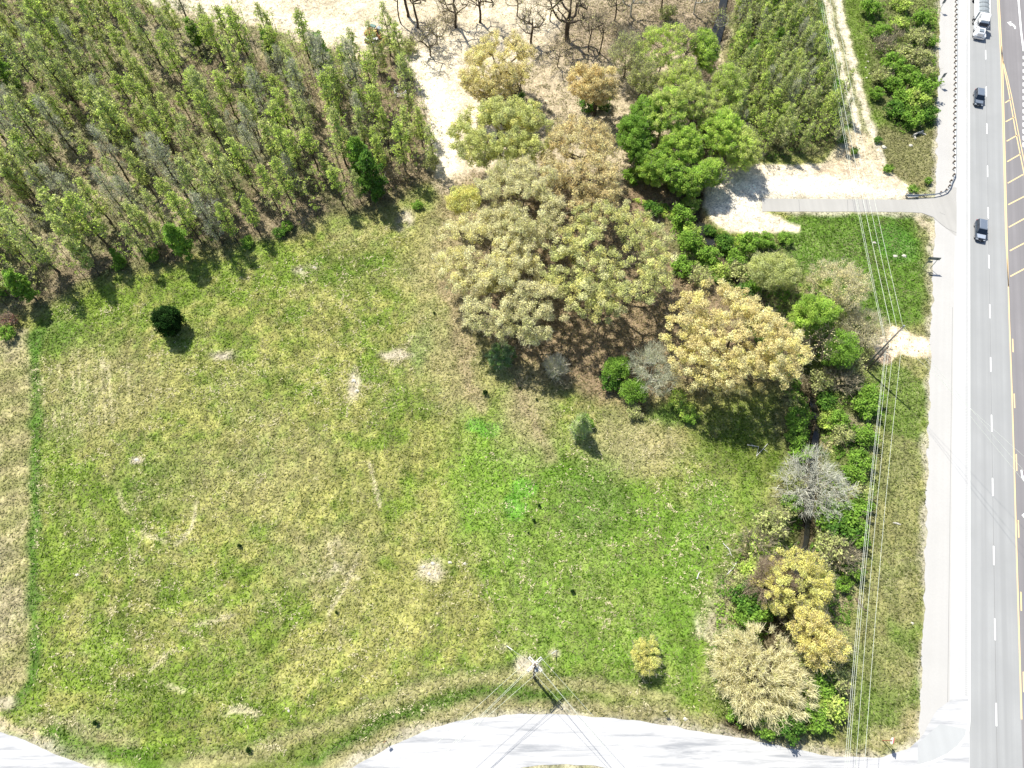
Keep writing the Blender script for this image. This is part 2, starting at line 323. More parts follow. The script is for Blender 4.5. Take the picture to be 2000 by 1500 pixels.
# ------------------------------------------------------------------ materials
def newmat(name):
    m = bpy.data.materials.new(name); m.use_nodes = True; nt = m.node_tree; b = nt.nodes["Principled BSDF"]
    return m, nt, b
def L(nt, a, b): nt.links.new(a, b)
def mixcol(nt, fac, a, b, typ='MIX'):
    n = nt.nodes.new("ShaderNodeMix"); n.data_type = 'RGBA'; n.blend_type = typ
    for s, v in ((0, fac), (6, a), (7, b)):
        if isinstance(v, (int, float)): n.inputs[s].default_value = v
        elif isinstance(v, tuple): n.inputs[s].default_value = (*v, 1)
        else: L(nt, v, n.inputs[s])
    return n.outputs[2]
def noise(nt, scale, detail=3, rough=.6, vec=None, dist=0):
    n = nt.nodes.new("ShaderNodeTexNoise"); n.inputs["Scale"].default_value = scale; n.inputs["Detail"].default_value = detail
    n.inputs["Roughness"].default_value = rough; n.inputs["Distortion"].default_value = dist
    if vec is None:
        tc = nt.nodes.get("TC") or nt.nodes.new("ShaderNodeTexCoord"); tc.name = "TC"; vec = tc.outputs["Object"]
    L(nt, vec, n.inputs["Vector"]); return n.outputs["Fac"]
def ramp(nt, fac, a, b, ca=0.0, cb=1.0):
    n = nt.nodes.new("ShaderNodeMapRange"); L(nt, fac, n.inputs[0])
    for i, v in zip((1, 2, 3, 4), (a, b, ca, cb)): n.inputs[i].default_value = v
    return n.outputs[0]
def scalevec(nt, s):
    tc = nt.nodes.get("TC") or nt.nodes.new("ShaderNodeTexCoord"); tc.name = "TC"
    m = nt.nodes.new("ShaderNodeMapping"); m.inputs["Scale"].default_value = s; L(nt, tc.outputs["Object"], m.inputs[0]); return m.outputs[0]
def bump(nt, b, h, st=.5, dist=.1):
    n = nt.nodes.new("ShaderNodeBump"); n.inputs["Strength"].default_value = st; n.inputs["Distance"].default_value = dist
    L(nt, h, n.inputs["Height"]); L(nt, n.outputs[0], b.inputs["Normal"])
def simple(name, c, rough=.6, metal=0, var=.12, sc=6, coat=0):
    m, nt, b = newmat(name); n = noise(nt, sc)
    L(nt, mixcol(nt, n, tuple(x * (1 - var) for x in c), tuple(min(1, x * (1 + var)) for x in c)), b.inputs["Base Color"])
    b.inputs["Roughness"].default_value = rough; b.inputs["Metallic"].default_value = metal
    if coat: b.inputs["Coat Weight"].default_value = coat
    return m
M = {}
# meadow
m, nt, b = newmat("meadow_ground"); at = nt.nodes.new("ShaderNodeAttribute"); at.attribute_name = "Col"
hs = nt.nodes.new("ShaderNodeMix"); hs.data_type = 'RGBA'; hs.blend_type = 'MULTIPLY'; hs.inputs[0].default_value = 1
L(nt, at.outputs["Color"], hs.inputs[6])
f1 = noise(nt, 2.3, 4, .72, dist=.8); f2 = noise(nt, .9, 3, .6)
v1 = ramp(nt, f1, .34, .66, .45, 1.55)
cc = nt.nodes.new("ShaderNodeCombineColor"); [L(nt, v1, cc.inputs[i]) for i in (0, 1, 2)]; L(nt, cc.outputs[0], hs.inputs[7])
f3 = noise(nt, 2.4, 2, .55, dist=2.2); m3a = ramp(nt, f3, .56, .64, 0, .75); f5 = ramp(nt, noise(nt, .11, 4, .6), .46, .58, .25, 1)
mm = nt.nodes.new('ShaderNodeMath'); mm.operation = 'MULTIPLY'; L(nt, m3a, mm.inputs[0]); L(nt, f5, mm.inputs[1]); m3 = mm.outputs[0]
c2 = mixcol(nt, m3, hs.outputs[2], mixcol(nt, .55, at.outputs["Color"], (.62, .55, .36)))
L(nt, c2, b.inputs["Base Color"]); b.inputs["Roughness"].default_value = .95; b.inputs["Specular IOR Level"].default_value = .1
bump(nt, b, f1, .7, .3); M['ground'] = m
# foliage: colour stored per leaf clump
m, nt, b = newmat("foliage"); at = nt.nodes.new("ShaderNodeAttribute"); at.attribute_name = "Col"
tr = nt.nodes.new("ShaderNodeBsdfTranslucent"); df = nt.nodes.new("ShaderNodeBsdfDiffuse"); mx = nt.nodes.new("ShaderNodeMixShader"); mx.inputs[0].default_value = .32
n_ = noise(nt, 1.7, 2); cl = mixcol(nt, ramp(nt, n_, .3, .7, 0, .15), at.outputs["Color"], mixcol(nt, 1.0, at.outputs["Color"], (.62, .72, .5), 'MULTIPLY'))
L(nt, cl, df.inputs[0]); L(nt, cl, tr.inputs[0]); L(nt, df.outputs[0], mx.inputs[1]); L(nt, tr.outputs[0], mx.inputs[2])
L(nt, mx.outputs[0], nt.nodes["Material Output"].inputs[0]); M['leaf'] = m
def bark(name, a, c):
    m, nt, b = newmat(name); L(nt, mixcol(nt, ramp(nt, noise(nt, 5, 4, .7, scalevec(nt, (1, 1, .3))), .35, .65), a, c), b.inputs["Base Color"])
    b.inputs["Roughness"].default_value = .95; b.inputs["Specular IOR Level"].default_value = .15; M[name] = m
bark("bark_brown", (.06, .048, .035), (.15, .125, .09)); bark("bark_grey", (.34, .33, .29), (.56, .54, .48)); bark("bark_dark", (.05, .038, .028), (.12, .095, .07))
def asphalt(name, c, var=.08, streak=.1, sc=5):
    m, nt, b = newmat(name); s = noise(nt, 1, 3, .5, scalevec(nt, (.95, .012, 1))); g = noise(nt, sc, 4, .7); q = noise(nt, .12, 3, .6)
    dk = tuple(x * (1 - streak) for x in c); lt = tuple(min(1, x * (1 + streak)) for x in c)
    k = mixcol(nt, ramp(nt, s, .35, .65), dk, lt)
    k = mixcol(nt, ramp(nt, g, .3, .7, 0, .35), k, tuple(x * (1 - 2 * var) for x in c)); k = mixcol(nt, ramp(nt, q, .35, .7, 0, .6), k, tuple(x * .86 for x in c))
    L(nt, k, b.inputs["Base Color"]); b.inputs["Roughness"].default_value = .9; b.inputs["Specular IOR Level"].default_value = .2; bump(nt, b, g, .2, .02); M[name] = m
asphalt("lane", (.315, .32, .322), .05, .09); asphalt("turn_lane", (.225, .215, .222), .1, .12); asphalt("shoulder", (.47, .47, .47), .03, .03)
asphalt("gravel", (.46, .45, .435), .10, .03, 3); asphalt("drive", (.39, .38, .36), .07, .05); asphalt("patch", (.41, .42, .425), .04, .04)
# old concrete side road with tyre-dark scuffs along it
m, nt, b = newmat("side_road"); g = noise(nt, 4, 4, .7); s = noise(nt, 1, 5, .72, scalevec(nt, (.06, .75, 1)), .3)
k = mixcol(nt, ramp(nt, g, .35, .7, 0, .2), (.46, .46, .465), (.39, .39, .405)); k = mixcol(nt, ramp(nt, s, .50, .64, 0, .75), k, (.22, .23, .25))
L(nt, k, b.inputs["Base Color"]); b.inputs["Roughness"].default_value = .9; M['side_road'] = m
M['white_paint'] = simple("white_road_paint", (.86, .86, .85), .7, 0, .06, 3)
M['yellow_paint'] = simple("yellow_road_paint", (.80, .58, .30), .7, 0, .1, 3)
M['seam'] = simple("tar_seam", (.16, .16, .16), .8)
m, nt, b = newmat("creek_water"); b.inputs["Base Color"].default_value = (.022, .022, .018, 1); b.inputs["Roughness"].default_value = .12; bump(nt, b, noise(nt, 3), .2, .03); M['water'] = m
M['steel'] = simple("galvanised_steel", (.42, .44, .45), .45, .6); M['wood_pole'] = simple("weathered_pole_wood", (.27, .24, .21), .9, 0, .25, 3); M['dark_wood'] = simple("dark_pole_wood", (.16, .12, .09), .9, 0, .2, 3)
M['grey_wood'] = simple("grey_timber", (.58, .57, .54), .85, 0, .12); M['wire'] = simple("pale_aluminium_wire", (.62, .66, .58), .45, .2); M['white'] = simple("white_enamel", (.82, .82, .82), .4, 0, .04, 2, .3)
M['red'] = simple("red_sign_face", (.55, .03, .07), .5, 0, .05); M['black'] = simple("black_rubber", (.02, .02, .022), .8, 0, .1); M['glass'] = simple("dark_window_glass", (.012, .02, .035), .12, 0, .02)
M['navy'] = simple("dark_blue_paint", (.05, .07, .10), .3, .3, .05, 2, .6); M['slate'] = simple("slate_blue_paint", (.20, .235, .29), .35, .35, .05, 2, .6); M['silver'] = simple("silver_hood_paint", (.42, .47, .55), .35, .3, .05, 2, .5)
M['chrome'] = simple("bright_metal", (.6, .6, .62), .25, .8); M['tarp'] = simple("grey_tarpaulin", (.24, .27, .29), .8, 0, .15, 1.5); M['orange'] = simple("rusty_orange_paint", (.48, .19, .05), .6, 0, .25, 2); M['teal'] = simple("faded_green_roof", (.06, .15, .12), .5, 0, .25, 2)
M['greyblue'] = simple("grey_blue_cover", (.22, .26, .30), .5, 0, .15, 2); M['yellowp'] = simple("faded_yellow_paint", (.60, .42, .12), .6, 0, .2, 2); M['back'] = simple("sign_back_metal", (.13, .16, .16), .5, .3); M['rock'] = simple("pale_limestone", (.52, .49, .42), .9, 0, .15, 2); M['dirtgrey'] = simple("machine_grime", (.06, .05, .045), .9, 0, .3, 3)
M['amber'] = simple("amber_lamp", (.8, .3, .03), .3); M['lampglass'] = simple("lamp_glass", (.7, .74, .78), .15)

# ------------------------------------------------------------------ ground, one sheet to the horizon
st = .45
xs = np.arange(-150, 175, st); ys = np.arange(-14, 185, st)
grow = np.cumsum(4 * 1.32 ** np.arange(22))
xs = np.concatenate([xs[0] - grow[::-1], xs, xs[-1] + grow]); ys = np.concatenate([ys[0] - grow[::-1], ys, ys[-1] + grow])
GX, GY = np.meshgrid(xs, ys); gx = GX.ravel(); gy = GY.ravel()
rd = road_d(gx, gy); gh = height(gx, gy, rd)
nx, ny = len(xs), len(ys); ii = (np.arange(ny - 1)[:, None] * nx + np.arange(nx - 1)[None]).ravel()
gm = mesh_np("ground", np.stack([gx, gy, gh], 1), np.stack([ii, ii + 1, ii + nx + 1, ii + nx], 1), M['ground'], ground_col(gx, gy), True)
tag(link("ground", gm), kind="structure")
del GX, GY

# ------------------------------------------------------------------ pavements
def sheet(name, pts, z, mat, kind="structure", loc=None, rz=0):
    me = bpy.data.meshes.new(name)
    bm_ = MB(); bm_.v = [(x, y, 0) for x, y in pts]; bm_.f = [tuple(range(len(pts)))]
    import bmesh
    me.from_pydata(bm_.v, [], bm_.f); bm = bmesh.new(); bm.from_mesh(me); bm.normal_update()
    for f in bm.faces:
        if f.normal.z < 0: f.normal_flip()
    bmesh.ops.triangulate(bm, faces=bm.faces[:]); bm.to_mesh(me); bm.free(); me.materials.append(mat)
    o = link(name, me, None, (loc[0], loc[1], z) if loc else (0, 0, z), rz)
    if kind: o["kind"] = kind
    return o
def ragged(pts, amp, step=.5, seed=0):
    """resample a closed outline and shake it a little: a worn edge"""
    out = []; n = len(pts)
    for i in range(n):
        a, b = pts[i], pts[(i + 1) % n]; d = math.hypot(b[0] - a[0], b[1] - a[1]); k = max(1, min(400, int(d / step)))
        nxn, nyn = -(b[1] - a[1]) / (d + 1e-6), (b[0] - a[0]) / (d + 1e-6)
        for j in range(k):
            t = j / k; x = a[0] + (b[0] - a[0]) * t; y = a[1] + (b[1] - a[1]) * t
            o = (float(N2.f(x + seed, y, 2.0, 3)) - .5) * 2 * amp; out.append((x + nxn * o, y + nyn * o))
    return out
V0, V1 = hpx(1893, 1660)[1] - 250, 900
def hstrip(name, u0, u1, z, mat, v0=None, v1=None, rag=0):
    v0 = V0 if v0 is None else v0; v1 = V1 if v1 is None else v1
    pts = [(u1, v0), (u1, v1), (u0, v1), (u0, v0)]
    if rag:
        vv = np.arange(v0, v1, .5); left = [(u0 + (float(N2.f(0, q, 1.8, 3)) - .5) * 2 * rag, q) for q in vv]; pts = [(u1, v0), (u1, v1)] + left[::-1]
    return sheet(name, pts, z, mat, loc=HO, rz=HANG)
uS = hpx(1862, 700)[0]; uY = hpx(1975, 750)[0]
hstrip("gravel_shoulder", HU0, uS + .3, .012, M['gravel'], rag=.55)
hstrip("road_shoulder", uS, .12, .02, M['shoulder'])
hstrip("highway", 0.05, uY + .5, .024, M['lane'])
hstrip("turn_lane_surface", uY - .05, uY + 12.2, .030, M['turn_lane'])
hstrip("highway_far_lanes", uY + 12.1, uY + 19.5, .024, M['lane'])
hstrip("far_road_shoulder", uY + 19.4, uY + 22.5, .02, M['shoulder'])
sheet("side_road", ragged(PP(SIDE_TOP + SIDE_BOT), .22), .034, M['side_road'])
sheet("driveway", ragged(PP(DRIVE), .08, 1), .038, M['drive'])
sheet("junction_patch", PP([(1792, 1452), (1836, 1414), (1888, 1424), (1885, 1440), (1868, 1462), (1840, 1480), (1792, 1498)]), .042, M['patch'])
# markings
def hmark(name, u0, u1, v0, v1, mat, z=.036): return sheet(name, [(u0, v0), (u1, v0), (u1, v1), (u0, v1)], z, mat, loc=HO, rz=HANG)
def strip_poly(pts, wd):
    L_, R2 = [], []
    for i, p in enumerate(pts):
        a = pts[max(i - 1, 0)]; b = pts[min(i + 1, len(pts) - 1)]; d = math.hypot(b[0] - a[0], b[1] - a[1]) + 1e-9
        nxn, nyn = -(b[1] - a[1]) / d * wd / 2, (b[0] - a[0]) / d * wd / 2; L_.append((p[0] + nxn, p[1] + nyn)); R2.append((p[0] - nxn, p[1] - nyn))
    return L_ + R2[::-1]
def pmark(name, px, wd, mat, z=.040): return sheet(name, strip_poly(PP(px), wd), z, mat)
hmark("edge_line_marking", -.12, .12, hpx(1893, 1400)[1], V1, M['white_paint'])
pmark("junction_edge_marking", [(1893, 1400), (1892, 1418), (1886, 1440), (1872, 1458), (1850, 1475), (1822, 1488), (1790, 1497), (1755, 1504)], .28, M['white_paint'], .047)
for y0, y1 in [(100, 118), (171, 190), (243, 263), (325, 347), (406, 428), (499, 525), (595, 622), (698, 726), (810, 843), (933, 968), (1065, 1102), (1206, 1248), (1370, 1415)]:
    hmark("lane_dash_marking", 3.62, 3.80, hpx(1935, y1)[1], hpx(1935, y0)[1], M['white_paint'])
hmark("lane_seam", 3.69, 3.73, hpx(1935, 1500)[1], hpx(1925, 0)[1], M['seam'], .0345)
pmark("yellow_line_marking", [(1950, -60), (1951, 0), (1958, 125), (1962.5, 300), (1966.5, 460), (1971, 620), (1976, 760), (1981, 920), (1986, 1100), (1992, 1300), (1995, 1405)], .2, M['yellow_paint'])
pmark("yellow_line_marking", [(1947, -60), (1948, 0), (1955, 125), (1960, 300), (1964, 460), (1969.5, 560)], .16, M['yellow_paint'])
pmark("yellow_line_marking", [(1955, 90), (1960, 130), (1970, 180), (1983, 255), (1998, 330), (2012, 400), (2030, 480)], .2, M['yellow_paint'])
pmark("yellow_line_marking", [(1959, 120), (1967, 150), (1976, 190), (1988, 255), (2003, 330), (2018, 400)], .16, M['yellow_paint'])
for a, b_, c, d in [(1963, 201, 1974, 194), (1964, 238, 1981, 229), (1966, 276, 1987, 264), (1967, 316, 1993, 301), (1968, 358, 1998, 341), (1969, 400, 2004, 382), (1970, 444, 2008, 423), (1972, 490, 2010, 470), (1973, 540, 2012, 519)]:
    pmark("yellow_hatch_marking", [(a, b_), (c, d)], .24, M['yellow_paint'])
for a, y0, y1 in [(1978, 662, 688), (1981, 769, 797), (1985, 887, 920), (1989, 1016, 1050), (1994, 1156, 1193), (1999, 1312, 1352)]:
    pmark("yellow_dash_marking", [(a - .5, y0), (a + .5, y1)], .2, M['yellow_paint'])
pmark("turn_lane_edge_marking", [(1986, -40), (1989, 0), (1994, 60), (1999, 100)], .4, M['white_paint'])
for k in range(14): pmark("turn_lane_dot_marking", [(1999.5, 110 + k * 13), (1999.7, 116 + k * 13.2)], .5, M['white_paint'])
sheet("turn_arrow_marking", PP([(1967, 44), (1975, 42), (1974, 44.5), (1980, 48), (1983.5, 52), (1984, 56), (1981.5, 57), (1980.5, 53.5), (1977.5, 50.5), (1974, 49), (1974, 51.5)]), .043, M['white_paint'])
sheet("turn_arrow_marking", PP([(1993, 918), (1996, 918), (1997.5, 928), (2001, 934), (2010, 936), (2010, 941), (2000, 940), (1995, 933)]), .043, M['white_paint'])
sheet("turn_arrow_marking", PP([(1995, 1006), (2004, 1000), (2012, 1002), (2012, 1016), (2002, 1014)]), .043, M['white_paint'])
for q in ([(1868, 455), (1850, 447), (1838, 438), (1822, 424), (1800, 416)],): pmark("kerb_shadow_seam", q, .07, M['seam'], .045)
hmark("shoulder_seam", hpx(1854, 1100)[0] - .02, hpx(1854, 1100)[0] + .03, hpx(1854, 1380)[1], hpx(1860, 600)[1], M['seam'], .026)
rb = MB()
for k_ in range(700):
    v_ = hpx(1893, 1360)[1] + k_ * .3; rb.add([(-.62, v_, 0), (-.28, v_, 0), (-.28, v_ + .13, 0), (-.62, v_ + .13, 0)], [(0, 1, 2, 3)])
ro = rb.build("rumble_strip", simple("milled_asphalt", (.36, .36, .36), .9), None, 0, False, (HO[0], HO[1], .027), HANG); ro["kind"] = "structure"
for q in ([(1560, 390), (1562, 412)], [(1655, 390), (1656, 413)], [(1835, 415), (1846, 420)]): pmark("driveway_joint", q, .06, M['seam'], .0415)
# creek water
def water(px, wd, seed):
    q = PP(px); pts = []
    for a, b_ in zip(q[:-1], q[1:]):
        for t in np.linspace(0, 1, 8, endpoint=False): pts.append((a[0] + (b_[0] - a[0]) * t, a[1] + (b_[1] - a[1]) * t))
    L1, L2 = [], []
    for i, p in enumerate(pts):
        a = pts[max(i - 1, 0)]; b_ = pts[min(i + 1, len(pts) - 1)]; d = math.hypot(b_[0] - a[0], b_[1] - a[1]) + 1e-9; n = (-(b_[1] - a[1]) / d, (b_[0] - a[0]) / d)
        e = min(1, i / 3, (len(pts) - 1 - i) / 3); w1 = wd * e * (.4 + 1.2 * float(N1.f(p[0] + seed, p[1], 3, 2))); w2 = wd * e * (.4 + 1.2 * float(N2.f(p[0], p[1] + seed, 3, 2)))
        L1.append((p[0] + n[0] * w1, p[1] + n[1] * w1)); L2.append((p[0] - n[0] * w2, p[1] - n[1] * w2))
    vv = [(*q_, -1.15) for pr in zip(L1, L2) for q_ in pr]
    tag(link("creek", mesh_np("creek", np.array(vv), np.array([(2 * i, 2 * i + 1, 2 * i + 3, 2 * i + 2) for i in range(len(pts) - 1)]), M['water'])), kind="structure")
water(CREEK[:4], 1.05, 0); water([(1364, 425), (1380, 450), (1400, 480)], 1.2, 9); water(CREEK[11:18], .5, 20)

# ------------------------------------------------------------------ grass and straw
def quads(c, ax, ay):
    v = np.stack([c - ax - ay * .0, c + ax * 0 - ay, c + ax, c + ay], 1).reshape(-1, 3)
    n = len(c); return v, np.arange(4 * n).reshape(n, 4)
def in_view(n, y0=-2, y1=168):
    Y = rs.uniform(y0, y1, n); X = rs.uniform(-135, 135, n); Z = np.full(n, 0.)
    k = np.abs(X) < 82 + .32 * Y; return X[k], Y[k]
gx, gy = in_view(430000)
rd = road_d(gx, gy); okk = rd > .1 + rs.rand(len(gx)) * .4
woodm = poly_sd(gx, gy, PP(WOOD)) ; okk &= ~((woodm < -2) & (rs.rand(len(gx)) < .55))
sandy = poly_sd(gx, gy, PADW) < .3; okk &= ~sandy
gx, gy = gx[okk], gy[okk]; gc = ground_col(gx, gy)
bare = (gc.sum(1) > .95) & (rs.rand(len(gx)) < .93); gx, gy, gc = gx[~bare], gy[~bare], gc[~bare]
gh = height(gx, gy); n = len(gx)
tone = np.exp(rs.normal(0.08, .5, n))[:, None]; strawy = (rs.rand(n) < .06 + .40 * sm(.5, .62, N1.f(gx, gy, 4, 4)))[:, None]
tone = np.minimum(tone, 1.75); crm = np.clip(tone - 1.15, 0, .55); gcc = gc * tone * C_(.96, 1.04, .85); gcc = gcc * (1 - crm) + gc.mean(1, keepdims=True) * C_(1.9, 1.75, 1.05) * crm; gcc = np.clip(np.where(strawy, gc * .5 + C_(.36, .33, .19) * .5, gcc), 0, 1)
th = rs.uniform(0, 6.283, n); le = rs.uniform(.13, .32, n); wi = rs.uniform(.045, .11, n); tilt = rs.uniform(-.6, .9, n)
ax = np.stack([np.cos(th) * le, np.sin(th) * le, tilt * le * .6], 1); ay = np.stack([-np.sin(th) * wi, np.cos(th) * wi, rs.uniform(-.5, .5, n) * wi], 1)
c = np.stack([gx, gy, gh + .05 + np.abs(tilt) * le * .6], 1)
v, f = quads(c, ax, ay); tag(link("grass", mesh_np("grass", v, f, M['leaf'], np.repeat(gcc, 4, 0))), "short mixed green and dry grass over the meadow and verges", "grass", kind="stuff")
# cut straw and pale scraps lying on the field
n = 30000; gx, gy = in_view(900000); k = (road_d(gx, gy) > .6) & (poly_sd(gx, gy, PP(WOOD)) > 0) & (np.abs(N4.f(gx, gy, 2.6, 3) - .5) < .012 + .02 * rs.rand(len(gx))) & (N2.f(gx, gy, 13, 4) + .22 * rs.rand(len(gx)) > .60)
fld = poly_sd(gx, gy, PP([(60, 640), (500, 520), (860, 400), (1000, 760), (1300, 820), (1450, 1000), (1380, 1400), (900, 1400), (500, 1500), (60, 1480)])) < 0
k &= fld; gx, gy = gx[k][:n], gy[k][:n]
xl, yl = [gx], [gy]
def streak(px, cnt, spread):
    q = PP(px); 
    for _ in range(cnt):
        i = random.randrange(len(q) - 1); t = random.random()
        xl.append(np.array([q[i][0] * (1 - t) + q[i + 1][0] * t + random.gauss(0, spread)])); yl.append(np.array([q[i][1] * (1 - t) + q[i + 1][1] * t + random.gauss(0, spread)]))
for px in (100, 143, 155, 170, 187, 214): streak([(px - 3, 690), (px, 760), (px + 4, 830)], 26, .18)
for q in ([(200, 670), (197, 700), (204, 722)], [(700, 1100), (670, 1150), (640, 1190)], [(380, 995), (372, 1030), (340, 1060), (290, 1045)], [(383, 1218), (420, 1212), (452, 1200)], [(760, 715), (790, 680), (800, 655)], [(430, 1385), (470, 1380), (520, 1395)], [(500, 1455), (560, 1465)], [(720, 900), (735, 960), (740, 985)], [(300, 1300), (330, 1270), (365, 1265)], [(590, 1180), (640, 1080), (650, 1060)], [(60, 1400), (120, 1405), (170, 1425)], [(1420, 1060), (1440, 1110), (1425, 1140), (1400, 1180)], [(1350, 1120), (1380, 1180), (1365, 1250)]): streak(q, 60, .3)
for b_ in ((690, 745, .9), (695, 775, .8), (268, 898, .7), (838, 1105, 1.1), (830, 1125, .9), (905, 1100, .8), (480, 1388, 1.1), (440, 745, 1), (380, 770, 1.0), (650, 1095, 2.5), (610, 520, .8), (775, 700, .9), (205, 605, .8), (130, 605, 1.2)): streak([(b_[0], b_[1]), (b_[0] + 1, b_[1])], 45, b_[2])
gx = np.concatenate(xl); gy = np.concatenate(yl); n = len(gx); gh = height(gx, gy)
th = rs.uniform(0, 6.283, n); le = rs.uniform(.15, .5, n); wi = rs.uniform(.04, .13, n)
le = le * .55; wi = wi * .8; ax = np.stack([np.cos(th) * le, np.sin(th) * le, rs.uniform(-.04, .06, n)], 1); ay = np.stack([-np.sin(th) * wi, np.cos(th) * wi, rs.uniform(-.03, .05, n)], 1)
v, f = quads(np.stack([gx, gy, gh + .10], 1), ax, ay)
cc_ = C_(.66, .60, .38) * rs.uniform(.75, 1.25, n)[:, None]
tag(link("dry_straw", mesh_np("dry_straw", v, f, M['leaf'], np.repeat(np.clip(cc_, 0, 1), 4, 0))), "pale cut straw and dry scraps scattered across the meadow", "straw", kind="stuff")

# ------------------------------------------------------------------ trees
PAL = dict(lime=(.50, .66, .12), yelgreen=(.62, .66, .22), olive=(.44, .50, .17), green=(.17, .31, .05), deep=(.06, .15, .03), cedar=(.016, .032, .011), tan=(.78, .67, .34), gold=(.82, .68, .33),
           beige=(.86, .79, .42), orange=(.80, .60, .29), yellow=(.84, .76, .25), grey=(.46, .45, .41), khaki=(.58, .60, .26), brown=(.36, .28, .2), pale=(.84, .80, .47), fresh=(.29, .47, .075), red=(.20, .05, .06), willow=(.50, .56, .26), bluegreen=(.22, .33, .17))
def tubes_np(A, B, ra, rb, n=5):
    d = B - A; ln = np.linalg.norm(d, axis=1, keepdims=True) + 1e-9; d = d / ln
    up = np.where(np.abs(d[:, 2:3]) > .9, np.array([[1., 0, 0]]), np.array([[0, 0, 1.]])); a = np.cross(d, up); a /= np.linalg.norm(a, axis=1, keepdims=True) + 1e-9; b = np.cross(d, a)
    t = np.arange(n) * 2 * np.pi / n; ring = a[:, None] * np.cos(t)[None, :, None] + b[:, None] * np.sin(t)[None, :, None]
    v = np.concatenate([A[:, None] + ring * ra[:, None, None], B[:, None] + ring * rb[:, None, None]], 1).reshape(-1, 3)
    m = len(A); base = (np.arange(m) * 2 * n)[:, None]; k = np.arange(n)[None]; k2 = (k + 1) % n
    f = np.stack([base + k, base + k2, base + n + k2, base + n + k], 2).reshape(-1, 4); return v, f
def leaves_np(rg, cen, cnt, spread, size, cols, flat=.75, upb=.6):
    """cnt leaves round every centre; cols one colour per centre"""
    n = len(cen) * cnt; c = np.repeat(cen, cnt, 0)
    o = rg.normal(0, 1, (n, 3)); o /= np.linalg.norm(o, axis=1, keepdims=True); o *= (rg.rand(n, 1) ** .45) * spread; o[:, 2] *= flat; c = c + o
    nn = rg.normal(0, 1, (n, 3)); nn[:, 2] = np.abs(nn[:, 2]) + upb; nn += o / spread * .7; nn /= np.linalg.norm(nn, axis=1, keepdims=True)
    a = np.cross(nn, rg.normal(0, 1, (n, 3))); a /= np.linalg.norm(a, axis=1, keepdims=True) + 1e-9; b = np.cross(nn, a)
    s = size * rg.uniform(.6, 1.35, (n, 1)); v, f = quads(c, a * s, b * s * .62)
    col = np.repeat(cols, cnt, 0) * np.exp(rg.normal(0, .17, (n, 1))); return v, f, np.repeat(col, 4, 0)
def twigs_np(rg, cen, ctr, cnt, ln, wd, colr):
    n = len(cen) * cnt; c = np.repeat(cen, cnt, 0); out = c - ctr; out /= np.linalg.norm(out, axis=1, keepdims=True) + 1e-9
    d = out * .9 + rg.normal(0, .6, (n, 3)) + np.array([0, 0, .25]); d /= np.linalg.norm(d, axis=1, keepdims=True)
    l = ln * rg.uniform(.5, 1.3, (n, 1)); a = np.cross(d, rg.normal(0, 1, (n, 3))); a /= np.linalg.norm(a, axis=1, keepdims=True) + 1e-9
    s = c + rg.normal(0, .25, (n, 3)) * ln; e = s + d * l; w_ = wd * rg.uniform(.6, 1.3, (n, 1))
    v = np.stack([s - a * w_, s + a * w_, e + a * w_ * .35, e - a * w_ * .35], 1).reshape(-1, 3)
    return v, np.arange(4 * n).reshape(n, 4), np.repeat(np.array(colr) * rg.uniform(.7, 1.3, (n, 1)), 4, 0)
